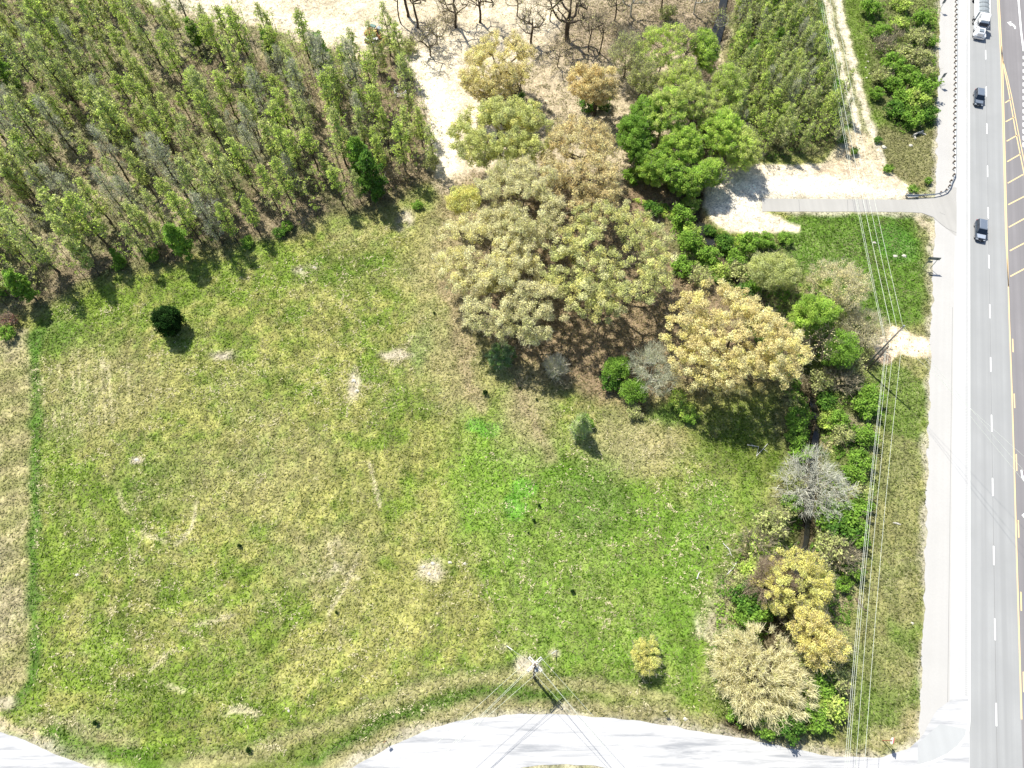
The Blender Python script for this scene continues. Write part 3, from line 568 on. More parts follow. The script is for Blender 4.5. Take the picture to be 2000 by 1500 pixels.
def tree_geo(seed, H, crown, ncl, trunk_r, nleaf, lsize, spread, cols, ntw=0, twl=.9, tww=.03, twc=(.3, .28, .24), shape='round', fork=.35, gap=.0, lean=(0, 0)):
    """crown=(zc,rx,ry,rz). Returns trunk (v,f) and crown (v,f,c)"""
    rg = np.random.RandomState(seed); zc, rx, ry, rz = crown; C = np.array([lean[0], lean[1], zc])
    pts = []; tries = 0; mind = (rx * ry * rz / ncl) ** (1 / 3.) * 1.05
    lump = [rg.normal(0, 1, 3) for _ in range(9)]; lump = [q / np.linalg.norm(q) for q in lump]; la = rg.uniform(-.42, .28, 9)
    while len(pts) < ncl and tries < ncl * 60:
        tries += 1
        if shape == 'round':
            d = rg.normal(0, 1, 3); d /= np.linalg.norm(d)
            if d[2] < -.35 and rg.rand() < .75: continue
            k = 1 + sum(a * max(0, d @ q) ** 4 for a, q in zip(la, lump)); r = (rg.uniform(.22, 1) ** .5) * k
            p = d * r * np.array([rx, ry, rz])
        else:                                                        # slender: z fraction, narrow
            t = rg.rand(); z = -rz + 2 * rz * t
            if shape == 'slim': wdt = .35 + .65 * math.sin(math.pi * min(1, t * .95 + .12)) ** .8
            else: wdt = 1.05 * (1 - t) ** .8 + .05                    # cone
            a = rg.uniform(0, 6.283); q = rg.rand() ** .5; p = np.array([math.cos(a) * rx * wdt * q, math.sin(a) * ry * wdt * q, z])
        p = p + C
        if p[2] < .25: continue
        if gap and N4.f(p[0] + seed * 3.1, p[1] + p[2] * .7, 3.4, 2) < gap: continue
        if pts and np.min(np.linalg.norm(np.array(pts) - p, axis=1)) < mind * (.75 if tries < ncl * 30 else .4): continue
        pts.append(p)
    pts = np.array(pts)
    # stem and limbs
    top = zc + rz * (.9 if shape != 'round' else .25); ns = 9
    nodes = [np.array([lean[0] * t ** 1.3 + math.sin(t * 5 + seed) * .02 * H * (t > 0), lean[1] * t ** 1.3 + math.cos(t * 4 + seed) * .015 * H * (t > 0), -.3 + top * t]) for t in np.linspace(0, 1, ns)]
    par = [-1] + list(range(ns - 1)); load = [0.] * ns
    order = np.argsort(np.linalg.norm(pts - np.array([lean[0] * .5, lean[1] * .5, top * fork]), axis=1))
    k0 = max(1, int(ns * fork))
    for i in order:
        p = pts[i]; A = np.array(nodes); dd = A - p; hor = np.hypot(dd[:, 0], dd[:, 1]); cost = np.linalg.norm(dd, axis=1) + 1.6 * np.maximum(0, A[:, 2] - p[2] + .35 * hor)
        cost[:k0] += 3 * rz; j = int(np.argmin(cost)); a = nodes[j]; ln = np.linalg.norm(p - a); m = max(1, min(4, int(ln / 1.4)))
        for q in range(1, m + 1):
            t = q / m; pos = a * (1 - t) + p * t; pos = pos + (rg.normal(0, .055, 3) * ln + np.array([0, 0, -.07 * ln * math.sin(math.pi * t)])) * (q < m)
            nodes.append(pos); par.append(j if q == 1 else len(nodes) - 2); load.append(1. if q == m else 0.)
    A = np.array(nodes); ld = np.array(load)
    for i in range(len(A) - 1, 0, -1): ld[par[i]] += ld[i]
    rad = trunk_r * (np.maximum(ld, .6) / max(1, ld[0])) ** .47; rad = np.maximum(rad, .016)
    rad[:ns] = np.maximum(rad[:ns], trunk_r * (1 - np.linspace(0, 1, ns) * .8)); rad[0] = trunk_r * 1.35
    idx = np.arange(1, len(A)); pr = np.array(par[1:]); tv, tf = tubes_np(A[pr], A[idx], np.minimum(rad[pr], rad[idx] * 1.7), rad[idx], 5)
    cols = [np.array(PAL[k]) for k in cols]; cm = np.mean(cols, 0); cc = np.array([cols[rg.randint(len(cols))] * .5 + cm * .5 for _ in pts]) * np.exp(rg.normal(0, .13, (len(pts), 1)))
    V_, F_, K_ = [], [], []; off = 0
    parts = []
    if nleaf: parts.append(leaves_np(rg, pts, nleaf, spread, lsize, cc))
    if ntw: parts.append(twigs_np(rg, pts, C * np.array([1, 1, .6]), ntw, twl, tww, twc))
    for a, b_, c_ in parts: V_.append(a); F_.append(b_ + off); K_.append(c_); off += len(a)
    return (tv, tf), (np.concatenate(V_), np.concatenate(F_), np.clip(np.concatenate(K_), 0, 1))
def make_tree(name, label, cat, loc, group=None, barkm='bark_brown', rz=0, sc=1, extra=None, **kw):
    (tv, tf), (cv, cf, cc) = tree_geo(**kw)
    r = thing(name, label, cat, loc, rz, group, sc)
    link("trunk", mesh_np("trunk", tv, tf, M[barkm], None, True), r)
    link("crown", mesh_np("crown", cv, cf, M['leaf'], cc), r)
    return r
def at_crown(px, py, z): x, y = P(px, py, z); return (x, y, gz(x, y))
def at(px, py): x, y = P(px, py); return (x, y, gz(x, y))

# the big spring oaks
T = make_tree; tw_beige = (.60, .55, .40)
def oak_(px, py, zc, rx, ry, rz, cols, label, seed, ncl=230, nleaf=62, ntw=12, name="oak_tree", cat="tree", tr=.5, ls=.17, sp=.95, twc=(.36, .33, .26), bk='bark_brown', H=None, fork=.3, gap=0, twl=1.0, tww=.028):
    return T(name, label, cat, at_crown(px, py, zc), None, bk, seed=seed, H=H or zc + rz, crown=(zc, rx, ry, rz), ncl=ncl, trunk_r=tr, nleaf=nleaf, lsize=ls, spread=sp, cols=cols, ntw=ntw, twl=twl, tww=tww, twc=twc, fork=fork, gap=gap)
def oak(*a, **k):
    a = list(a)
    if len(a) > 9: a[9] = int(a[9] * 1.6)
    if len(a) > 10: a[10] = int(a[10] * 2.3)
    k['sp'] = k.get('sp', .95) * .84; k['ls'] = k.get('ls', .17) * .70; k['gap'] = (max(k.get('gap', 0), .2) + .12) if a[3] > 5.5 else 0
    return oak_(*a, **k)
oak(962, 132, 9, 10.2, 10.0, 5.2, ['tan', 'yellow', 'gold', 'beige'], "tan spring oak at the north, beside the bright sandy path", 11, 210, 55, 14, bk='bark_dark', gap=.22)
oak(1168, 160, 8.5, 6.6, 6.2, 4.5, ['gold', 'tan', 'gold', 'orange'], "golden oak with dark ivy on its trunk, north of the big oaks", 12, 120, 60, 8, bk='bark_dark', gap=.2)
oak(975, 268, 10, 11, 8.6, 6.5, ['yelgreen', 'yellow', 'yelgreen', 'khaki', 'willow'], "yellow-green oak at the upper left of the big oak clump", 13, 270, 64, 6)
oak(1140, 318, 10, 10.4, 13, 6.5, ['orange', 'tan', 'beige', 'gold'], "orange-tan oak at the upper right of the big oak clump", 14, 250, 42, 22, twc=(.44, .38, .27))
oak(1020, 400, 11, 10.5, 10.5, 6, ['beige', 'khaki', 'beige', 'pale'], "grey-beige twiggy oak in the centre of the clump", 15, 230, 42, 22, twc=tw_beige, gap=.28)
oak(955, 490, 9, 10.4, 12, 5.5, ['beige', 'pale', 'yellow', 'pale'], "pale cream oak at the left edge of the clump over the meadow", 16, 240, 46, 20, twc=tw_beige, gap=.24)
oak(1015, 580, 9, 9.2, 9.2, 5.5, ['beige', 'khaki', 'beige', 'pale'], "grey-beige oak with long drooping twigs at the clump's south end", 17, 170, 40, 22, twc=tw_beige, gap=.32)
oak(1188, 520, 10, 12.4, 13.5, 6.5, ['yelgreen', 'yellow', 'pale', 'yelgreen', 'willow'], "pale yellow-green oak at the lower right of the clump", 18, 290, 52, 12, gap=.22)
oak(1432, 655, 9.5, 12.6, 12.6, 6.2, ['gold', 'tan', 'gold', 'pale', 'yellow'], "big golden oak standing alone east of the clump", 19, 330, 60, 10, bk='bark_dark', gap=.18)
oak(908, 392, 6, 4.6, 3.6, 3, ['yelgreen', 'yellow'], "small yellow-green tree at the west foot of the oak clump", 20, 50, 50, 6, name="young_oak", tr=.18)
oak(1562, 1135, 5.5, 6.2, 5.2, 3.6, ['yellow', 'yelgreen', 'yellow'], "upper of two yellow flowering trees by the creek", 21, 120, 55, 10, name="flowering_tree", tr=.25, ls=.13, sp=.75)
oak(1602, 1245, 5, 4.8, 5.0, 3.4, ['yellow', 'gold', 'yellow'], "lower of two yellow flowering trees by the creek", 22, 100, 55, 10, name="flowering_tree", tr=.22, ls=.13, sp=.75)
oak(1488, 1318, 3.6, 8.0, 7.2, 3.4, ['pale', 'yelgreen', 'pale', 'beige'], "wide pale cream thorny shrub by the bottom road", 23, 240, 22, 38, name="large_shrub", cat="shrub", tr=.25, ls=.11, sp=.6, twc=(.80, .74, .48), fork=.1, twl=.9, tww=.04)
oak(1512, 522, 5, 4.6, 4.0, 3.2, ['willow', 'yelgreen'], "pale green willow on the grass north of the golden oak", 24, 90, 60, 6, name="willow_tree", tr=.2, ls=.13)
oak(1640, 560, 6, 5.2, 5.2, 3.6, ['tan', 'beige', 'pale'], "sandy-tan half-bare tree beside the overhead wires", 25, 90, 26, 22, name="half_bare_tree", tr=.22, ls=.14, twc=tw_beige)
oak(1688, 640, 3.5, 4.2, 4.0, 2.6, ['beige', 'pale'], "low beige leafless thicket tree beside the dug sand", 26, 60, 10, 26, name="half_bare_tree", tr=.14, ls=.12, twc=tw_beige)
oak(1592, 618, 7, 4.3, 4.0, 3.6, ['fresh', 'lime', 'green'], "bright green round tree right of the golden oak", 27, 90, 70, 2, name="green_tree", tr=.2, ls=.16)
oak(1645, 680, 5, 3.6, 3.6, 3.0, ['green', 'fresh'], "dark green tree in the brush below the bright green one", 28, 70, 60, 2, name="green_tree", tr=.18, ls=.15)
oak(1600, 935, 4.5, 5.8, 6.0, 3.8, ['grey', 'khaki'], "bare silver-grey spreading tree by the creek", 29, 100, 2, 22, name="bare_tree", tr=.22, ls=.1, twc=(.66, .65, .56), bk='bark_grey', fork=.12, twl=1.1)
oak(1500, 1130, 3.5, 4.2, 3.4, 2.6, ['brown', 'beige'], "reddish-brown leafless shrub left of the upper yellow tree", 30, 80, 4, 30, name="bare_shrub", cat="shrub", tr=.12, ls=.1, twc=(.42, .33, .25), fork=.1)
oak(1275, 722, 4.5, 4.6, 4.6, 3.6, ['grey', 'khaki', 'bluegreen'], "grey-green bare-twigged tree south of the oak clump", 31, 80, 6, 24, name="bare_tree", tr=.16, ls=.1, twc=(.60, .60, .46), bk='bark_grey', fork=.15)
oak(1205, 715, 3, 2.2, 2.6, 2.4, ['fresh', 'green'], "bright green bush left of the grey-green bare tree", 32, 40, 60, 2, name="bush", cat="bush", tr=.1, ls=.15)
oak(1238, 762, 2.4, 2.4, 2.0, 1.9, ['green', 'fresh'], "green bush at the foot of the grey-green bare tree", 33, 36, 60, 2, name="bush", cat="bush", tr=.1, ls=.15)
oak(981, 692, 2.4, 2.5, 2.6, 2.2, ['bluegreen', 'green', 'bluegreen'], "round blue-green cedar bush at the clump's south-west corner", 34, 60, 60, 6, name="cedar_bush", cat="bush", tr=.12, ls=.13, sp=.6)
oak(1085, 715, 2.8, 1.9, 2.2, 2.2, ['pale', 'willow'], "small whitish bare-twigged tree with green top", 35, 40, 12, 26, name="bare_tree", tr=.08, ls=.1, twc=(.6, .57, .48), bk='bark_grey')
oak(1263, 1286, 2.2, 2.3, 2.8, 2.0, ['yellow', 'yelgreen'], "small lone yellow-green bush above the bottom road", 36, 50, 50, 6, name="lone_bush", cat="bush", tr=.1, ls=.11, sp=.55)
x, y, z = at(1132, 845)
T("leaning_tree", "pale green feathery tree in the meadow south of the oaks", "tree", (x, y, z), None, 'bark_grey', seed=37, H=7, crown=(4.2, 1.7, 1.7, 3.4), ncl=80, trunk_r=.12, nleaf=42, lsize=.12, spread=.5, cols=['willow', 'fresh', 'willow'], ntw=10, twl=.8, tww=.025, twc=(.5, .52, .38), shape='cone', fork=.12)
# the lone dark cedar on the field
x, y, z = at(345, 640)
T("cedar_tree", "lone dark evergreen with an oval crown on the open field", "tree", (x, y, z), None, 'bark_dark', seed=38, H=7, crown=(3.3, 2.7, 2.6, 3.3), ncl=170, trunk_r=.2, nleaf=120, lsize=.11, spread=.6, cols=['cedar', 'cedar', 'deep'], fork=.1)
# fresh green trees north-east of the clump
for px, py, zc, rx, ry, rz, cols, lab, nl, nt_ in [
    (1300, 95, 8, 6.8, 6.5, 4.5, ['lime', 'yelgreen', 'lime'], "airy lime-green tree at the top of the green group", 38, 14),
    (1372, 92, 7.5, 3.2, 5.4, 4.2, ['lime', 'fresh'], "narrow lime tree beside the dark creek pool", 50, 8),
    (1240, 275, 6, 3.4, 7.0, 4.6, ['green', 'fresh', 'green'], "deep green tree touching the orange-tan oak", 75, 2),
    (1300, 220, 8, 4.6, 6.0, 4.6, ['lime', 'fresh', 'yelgreen'], "lime-green tree in the middle of the green group", 55, 6),
    (1360, 200, 8, 4.8, 5.6, 4.6, ['lime', 'yelgreen', 'olive'], "light green tree above the sandy pad's corner", 48, 10),
    (1410, 255, 7, 4.6, 6.2, 4.4, ['lime', 'fresh', 'lime'], "bright lime tree at the edge of the sandy pad", 58, 6),
    (1285, 328, 5, 5.6, 3.8, 3.6, ['green', 'fresh', 'lime'], "dark green low tree over the shaded path", 70, 3),
    (1345, 345, 4.5, 3.8, 3.4, 3.2, ['fresh', 'lime', 'green'], "fresh green small tree at the left end of the sandy pad", 60, 4),
    (1330, 160, 7, 4.6, 5.4, 4.2, ['yelgreen', 'lime'], "pale lime tree behind the lime-green tree in the middle of the green group", 40, 12),
    (1425, 170, 7, 4.0, 6.4, 4.4, ['lime', 'olive'], "tall lime tree between the dark creek pool and the thicket", 45, 10),
    (1448, 285, 6, 4.2, 5.4, 4.0, ['lime', 'yelgreen'], "lime tree where the thicket meets the sandy pad", 45, 8),
    (1330, 285, 6, 4.4, 4.6, 4.0, ['lime', 'fresh'], "bright green tree over the dark low one by the shaded path", 60, 4),
    (1260, 232, 6, 3.4, 5.0, 4.0, ['fresh', 'green'], "fresh green tree directly above the deep green one", 60, 3),
    (1385, 335, 5, 3.0, 3.2, 3.2, ['fresh', 'lime'], "small fresh tree standing over the corner of the sandy pad", 60, 4),
    (1225, 105, 6, 4.0, 5.0, 4.0, ['khaki', 'olive'], "thin khaki tree between the golden ivy oak and the airy lime tree", 14, 20),
    (1255, 150, 6, 3.6, 5.4, 3.8, ['olive', 'yelgreen'], "thin olive-green tree right of the golden ivy oak", 22, 18)]:
    oak(px, py, zc, rx, ry, rz, cols, lab, 40 + px % 97, 110, nl, nt_, name="green_tree", tr=.17, ls=.17, sp=.85, gap=.2)
# leafless trees at the north edge (trunk feet given)
def bare(px, py, Hh, r, lab, seed, tr=.25, cl=60, bk='bark_dark', leafy=4, cols=('khaki', 'tan')):
    T("bare_tree", lab, "tree", at(px, py), "bare trees by the sandy clearing", bk, seed=seed, H=Hh, crown=(Hh * .72, r, r, Hh * .34), ncl=cl, trunk_r=tr, nleaf=leafy, lsize=.13, spread=.7, cols=list(cols), ntw=9, twl=1.2, tww=.03, twc=(.22, .19, .15), fork=.35)
for a in [(1108, 76, 12, 5.5, "thick black trunk of a bare tree at the top, right of the forked bare tree", 60, .55, 60), (1038, 84, 9, 4, "dark forked bare tree against the bright sand", 61, .28, 70),
          (890, 52, 10, 5, "bare tree above the tan spring oak, left of the pair", 62, .3, 70), (937, 42, 11, 6.5, "wide bare tree directly above the tan spring oak", 63, .28, 90), (815, 52, 12, 3.6, "straight dark bare tree nearest the orange machine's right", 64, .28, 50),
          (797, 30, 12, 3.4, "thick dark bare tree at the top, second from the machine", 65, .34, 40), (782, 42, 11, 2.8, "slim bare tree leaning left, right of the machine", 66, .16, 36), (1150, 100, 10, 2.6, "slim curved bare tree right of the thick black trunk", 67, .14, 30),
          (1172, 104, 10, 2.6, "slim straight bare tree above the golden ivy oak", 68, .16, 30), (840, 108, 6, 5, "low bare tree with spreading dark limbs left of the tan oak", 69, .2, 60), (1330, 150, 11, 3, "slim grey tree behind the lime-green group", 70, .16, 40)]: bare(*a)
for a in [(1075, 40, 8, 4.5, "grey twiggy bare tree left of the thick black trunk", 80, .16, 60, 'bark_brown', 4, ('khaki', 'tan')), (1010, 30, 8, 4.5, "brownish bare tree at the top above the bright sand", 81, .16, 60, 'bark_brown', 4, ('khaki', 'tan')),
          (1200, 40, 9, 4.5, "twiggy bare tree on the litter right of the slim straight tree", 82, .18, 70, 'bark_brown', 5, ('khaki', 'olive')), (1290, 20, 9, 5, "leafless tree at the top edge above the airy lime tree", 83, .2, 70, 'bark_dark', 4, ('khaki', 'olive')),
          (1355, 25, 8, 4.5, "leafless tree at the top edge beside the creek pool", 84, .18, 60, 'bark_grey', 4, ('khaki', 'olive')), (855, 85, 6, 4, "low twiggy bare tree west of the tan spring oak", 85, .14, 50, 'bark_brown', 6, ('tan', 'khaki')), (1090, 130, 6, 3.6, "low twiggy bare tree between the tan oak and the golden ivy oak", 86, .13, 50, 'bark_brown', 4, ('tan',)),
          (1130, 25, 7, 3.6, "small bare tree behind the thick black trunk", 87, .14, 50, 'bark_dark', 4, ('khaki',)), (1400, 60, 7, 3.2, "bare tree leaning over the dark creek pool", 88, .14, 46, 'bark_grey', 5, ('olive', 'lime'))]: bare(*a)
bare(1000, 205, 9, 4.5, "dark-limbed bare tree between the tan oak and the yellow-green oak", 71, .3, 60)
bare(1232, 30, 9, 5, "grey leafless tree on the brown leaf litter at the top", 72, .22, 80, 'bark_grey')
bare(1390, 375, 7, 3.2, "leafless tree casting its shadow on the sandy pad", 73, .14, 50, 'bark_grey', 8, ('lime', 'fresh'))
bare(1570, 710, 11, 3.6, "tall thin bare tree with a long dark trunk beside the golden oak", 74, .17, 40, 'bark_dark', 4, ('beige',))
bare(435, 455, 9, 3.0, "silvery white dead tree at the wood's edge", 75, .2, 110, 'bark_grey', 3, ('grey', 'bluegreen'))

# ---- slender woodland trees: prototypes then copies
PROTO = {}
def proto(key, seed, Hh, r, cols, nl, ntw_, ncl, bk='bark_brown', name="woodland_tree", low=.5, twc=(.30, .29, .25), ls=.15, tr=.15, shape='slim'):
    zc = Hh * (low + 1) / 2; o = T(name, "x", "tree", (0, 0, 0), None, bk, seed=seed, H=Hh, crown=(zc, r, r, Hh * (1 - low) / 2), ncl=ncl, trunk_r=tr, nleaf=nl, lsize=ls, spread=.55, cols=cols, ntw=ntw_, twl=.8, tww=.024, twc=twc, shape=shape, fork=.3)
    PROTO.setdefault(key, []).append([o, False])
for i in range(3): proto('lime', 100 + i, 12.5 - i, 1.5, ['lime', 'yelgreen', 'lime'], 24, 6, 58 - 8 * i, low=.25 + .1 * i)
for i in range(3): proto('olive', 110 + i, 13, 1.35, ['olive', 'khaki', 'lime', 'olive'], 19, 8, 66, low=.2, twc=(.46, .46, .34))
for i in range(2): proto('yelgreen', 120 + i, 12, 1.4, ['yelgreen', 'lime', 'khaki'], 28, 6, 60, low=.25)
for i in range(3): proto('bare', 130 + i, 13, 1.3, ['khaki', 'grey', 'olive'], 6, 18, 60, twc=(.50, .50, .40), low=.2)
proto('green', 140, 10, 1.8, ['green', 'fresh'], 70, 2, 80, low=.15); proto('green', 141, 9, 1.6, ['fresh', 'green'], 70, 2, 70, low=.15)
proto('dark', 145, 10, 2.2, ['deep', 'green'], 70, 2, 90, low=.12); proto('grey', 150, 10, 1.9, ['grey', 'bluegreen'], 4, 28, 70, 'bark_grey', low=.2, twc=(.55, .56, .52))
def plant(key, x, y, sc, label, group, rz=None):
    e = random.choice(PROTO[key]); rz = random.uniform(0, 6.28) if rz is None else rz; loc = (x, y, gz(x, y)); s3 = (sc * random.uniform(.95, 1.15), sc * random.uniform(.95, 1.15), sc)
    if not e[1]:
        e[1] = True; o = e[0]; o.location = loc; o.rotation_euler = (0, 0, rz); o.scale = s3; o["label"] = label; o["group"] = group; return o
    return dup(e[0], loc, rz, s3, label, group)
def inside(poly, n, mind, seed, taken=None, bounds=True):
    rg = np.random.RandomState(seed); q = PP(poly); xs_ = [p[0] for p in q]; ys_ = [p[1] for p in q]; out = list(taken or []); k0 = len(out); tries = 0
    while len(out) - k0 < n and tries < 60:
        tries += 1; X = rg.uniform(min(xs_), max(xs_), 2000); Y = rg.uniform(min(ys_), max(ys_), 2000); ok = poly_sd(X, Y, q) < -.3; ok &= (np.abs(X) < 85 + .46 * Y * 1.02) & (Y < 165)
        for x, y in zip(X[ok], Y[ok]):
            if len(out) - k0 >= n: break
            if not out or min((x - a) ** 2 + (y - b) ** 2 for a, b in out) > mind * mind: out.append((x, y))
    return out[k0:]
GW = "slender trees of the wood beside the meadow"
special = [(60, 470, 'lime', 1.15, "bright lime tree near the photo's left side, in front of the wood's edge"), (70, 585, 'green', 1.0, "dense green tree at the wood's corner by the mown strip"), (370, 505, 'green', 1.05, "dark bushy green tree on the wood's edge above the lone evergreen"),
           (505, 450, 'lime', .8, "low lime-green tree on the wood's edge right of the silvery dead tree"), (735, 385, 'dark', 1.25, "dense dark green tree casting the largest shadow at the wood's right corner"), (712, 350, 'green', 1.2, "fresh green tree beside the dark one at the wood's right corner"), (668, 395, 'lime', 1.0, "lime tree at the wood's lower right edge"),
           (440, 130, 'lime', 1.2, "tall lime tree in front of the sandy track at the top"), (535, 120, 'dark', .8, "dark-topped tree standing below the sandy track"), (640, 150, 'green', 1.25, "tall dense green tree left of the orange machine"), (690, 190, 'lime', 1.1, "tall lime tree below the orange machine"), (800, 290, 'yelgreen', .95, "rounded yellow-green tree by the wood's east path"), (825, 285, 'yelgreen', .9, "rounded green tree touching the bright sand path"),
           (40, 190, 'green', 1.2, "bright green tree at the far upper left"), (340, 300, 'lime', 1.0, "yellow-lime tree in the middle of the wood"), (350, 420, 'lime', .95, "lime tree left of the silvery dead tree"), (620, 330, 'lime', 1.1, "lime tree near the wood's bare brown patch"), (150, 410, 'bare', 1.0, "bare tree over the grey thin part of the wood"), (390, 95, 'green', .9, "green tree at the top of the wood beside the track"), (240, 515, 'green', .5, "small green bush-like tree at the wood's lower edge")]
taken = []
for px, py, k, s, lab in special:
    x, y = P(px, py); taken.append((x, y)); plant(k, x, y, s, lab, GW)
KN = dict(lime="lime-green", olive="olive-leaved", yelgreen="yellow-green", bare="leafless grey", green="deep green", dark="dark green", grey="silvery bare")
pts = inside(WOOD, 285, 2.9, 5, taken)
for x, y in pts:
    e = min(poly_sd(np.array([x]), np.array([y]), PP(WOOD))[0], 0); a = float(N3.f(x, y, 14, 3)); r = random.random()
    east = x > -55
    if east: k = 'lime' if r < .5 else 'olive' if r < .68 else 'bare' if r < .9 else 'yelgreen'
    else: k = ('lime' if r < .5 else 'yelgreen') if a > .58 else ('olive' if r < .36 else 'bare' if r < .54 else 'yelgreen' if r < .88 else 'lime')
    if x < -70 and 88 < y < 112 and r < .8: k = 'bare' if r < .55 else 'olive'
    zone = "at the wood's edge facing the meadow" if (e > -5 and y < 108) else "in the right part of the wood near the machine" if east else "deep in the left part of the wood" if y > 118 else "in the front half of the left wood"
    plant(k, x, y, min(1.4, max(.55, random.gauss(.97, .2))), "slender %s tree %s" % (KN[k], zone), GW)
GT = "thin young trees of the thicket by the dirt track"
for x, y in inside(THICK, 95, 1.9, 9):
    r = random.random(); k = 'olive' if r < .42 else 'lime' if r < .72 else 'green' if r < .8 else 'bare'
    plant(k, x, y, random.uniform(.6, .85), "thin %s young tree packed in the thicket left of the dirt track" % KN[k], GT)
# the rest of the saplings, past what one can count
def sapling_mass(name, poly, n, seed, cols, label, hh=(5, 9), excl=None, nl=16, ntw_=16):
    rg = np.random.RandomState(seed); pt = inside(poly, n, .8, seed); A, B, ra, rb = [], [], [], []; cen = []; cc = []
    for x, y in pt:
        H_ = rg.uniform(*hh); z = gz(x, y); lx, ly = rg.normal(0, .35, 2); A.append((x, y, z - .1)); B.append((x + lx, y + ly, z + H_)); ra.append(.06); rb.append(.02); c0 = PAL[cols[rg.randint(len(cols))]]
        for _ in range(9):
            t = rg.uniform(.4, 1.0); cen.append((x + lx * t + rg.normal(0, .5), y + ly * t + rg.normal(0, .5), z + H_ * t)); cc.append(c0)
    v1, f1 = tubes_np(np.array(A), np.array(B), np.array(ra), np.array(rb), 4); cen = np.array(cen)
    v2, f2, c2 = leaves_np(rg, cen, nl, .45, .11, np.array(cc)); v3, f3, c3 = twigs_np(rg, cen, cen.mean(0) * np.array([1, 1, -2]), ntw_ // 3, .7, .022, (.30, .28, .24))
    V_ = np.concatenate([v1, v2, v3]); F_ = np.concatenate([f1, f2 + len(v1), f3 + len(v1) + len(v2)]); K_ = np.concatenate([np.tile([[.13, .11, .08]], (len(v1), 1)), c2, c3])
    tag(link(name, mesh_np(name, V_, F_, M['leaf'], np.clip(K_, 0, 1))), label, "undergrowth", kind="stuff")
sapling_mass("wood_saplings", WOOD, 950, 21, ['olive', 'lime', 'khaki', 'yelgreen', 'lime', 'lime'], "mass of thin saplings between the taller trees of the wood", (5, 12), nl=15, ntw_=15)
sapling_mass("thicket_saplings", THICK, 420, 22, ['olive', 'khaki', 'lime', 'lime'], "mass of thin saplings filling the thicket by the dirt track", (5, 8.5), nl=12, ntw_=12)

# ---- shrubs
LM = [("the golden oak", 1430, 650), ("the dug sand patch", 1745, 670), ("the bare silver-grey tree", 1600, 940), ("the two yellow trees", 1590, 1190), ("the wide cream shrub", 1480, 1320), ("the sandy pad", 1450, 400), ("the oak clump", 1020, 620), ("the guardrail's top end", 1860, 60), ("the dirt track", 1660, 130), ("the driveway mouth", 1800, 340), ("the wood's corner by the path", 850, 330), ("the pale willow", 1510, 520)]
SH = {}
def sproto(key, seed, cols, nl, ntw_, ncl=26, bk='bark_brown', twc=(.34, .3, .22), ls=.13):
    o = T("shrub", "x", "shrub", (0, 0, 0), None, bk, seed=seed, H=2, crown=(1.15, 1.5, 1.4, 1.05), ncl=ncl, trunk_r=.07, nleaf=nl, lsize=ls, spread=.5, cols=cols, ntw=ntw_, twl=.6, tww=.02, twc=twc, fork=.1)
    SH.setdefault(key, []).append([o, False])
for i in range(2): sproto('green', 200 + i, ['green', 'fresh'], 50, 2)
for i in range(2): sproto('lime', 205 + i, ['lime', 'fresh', 'yelgreen'], 45, 3)
for i in range(2): sproto('olive', 210 + i, ['olive', 'khaki'], 26, 14)
sproto('twig', 215, ['beige', 'brown'], 3, 26); sproto('dark', 220, ['deep', 'green'], 55, 1); sproto('cedar', 225, ['cedar', 'deep'], 60, 0)
sproto('red', 226, ['red', 'brown'], 18, 14)
SPL = []
def shrub(key, px, py, r): SPL.append((key, px, py, r))
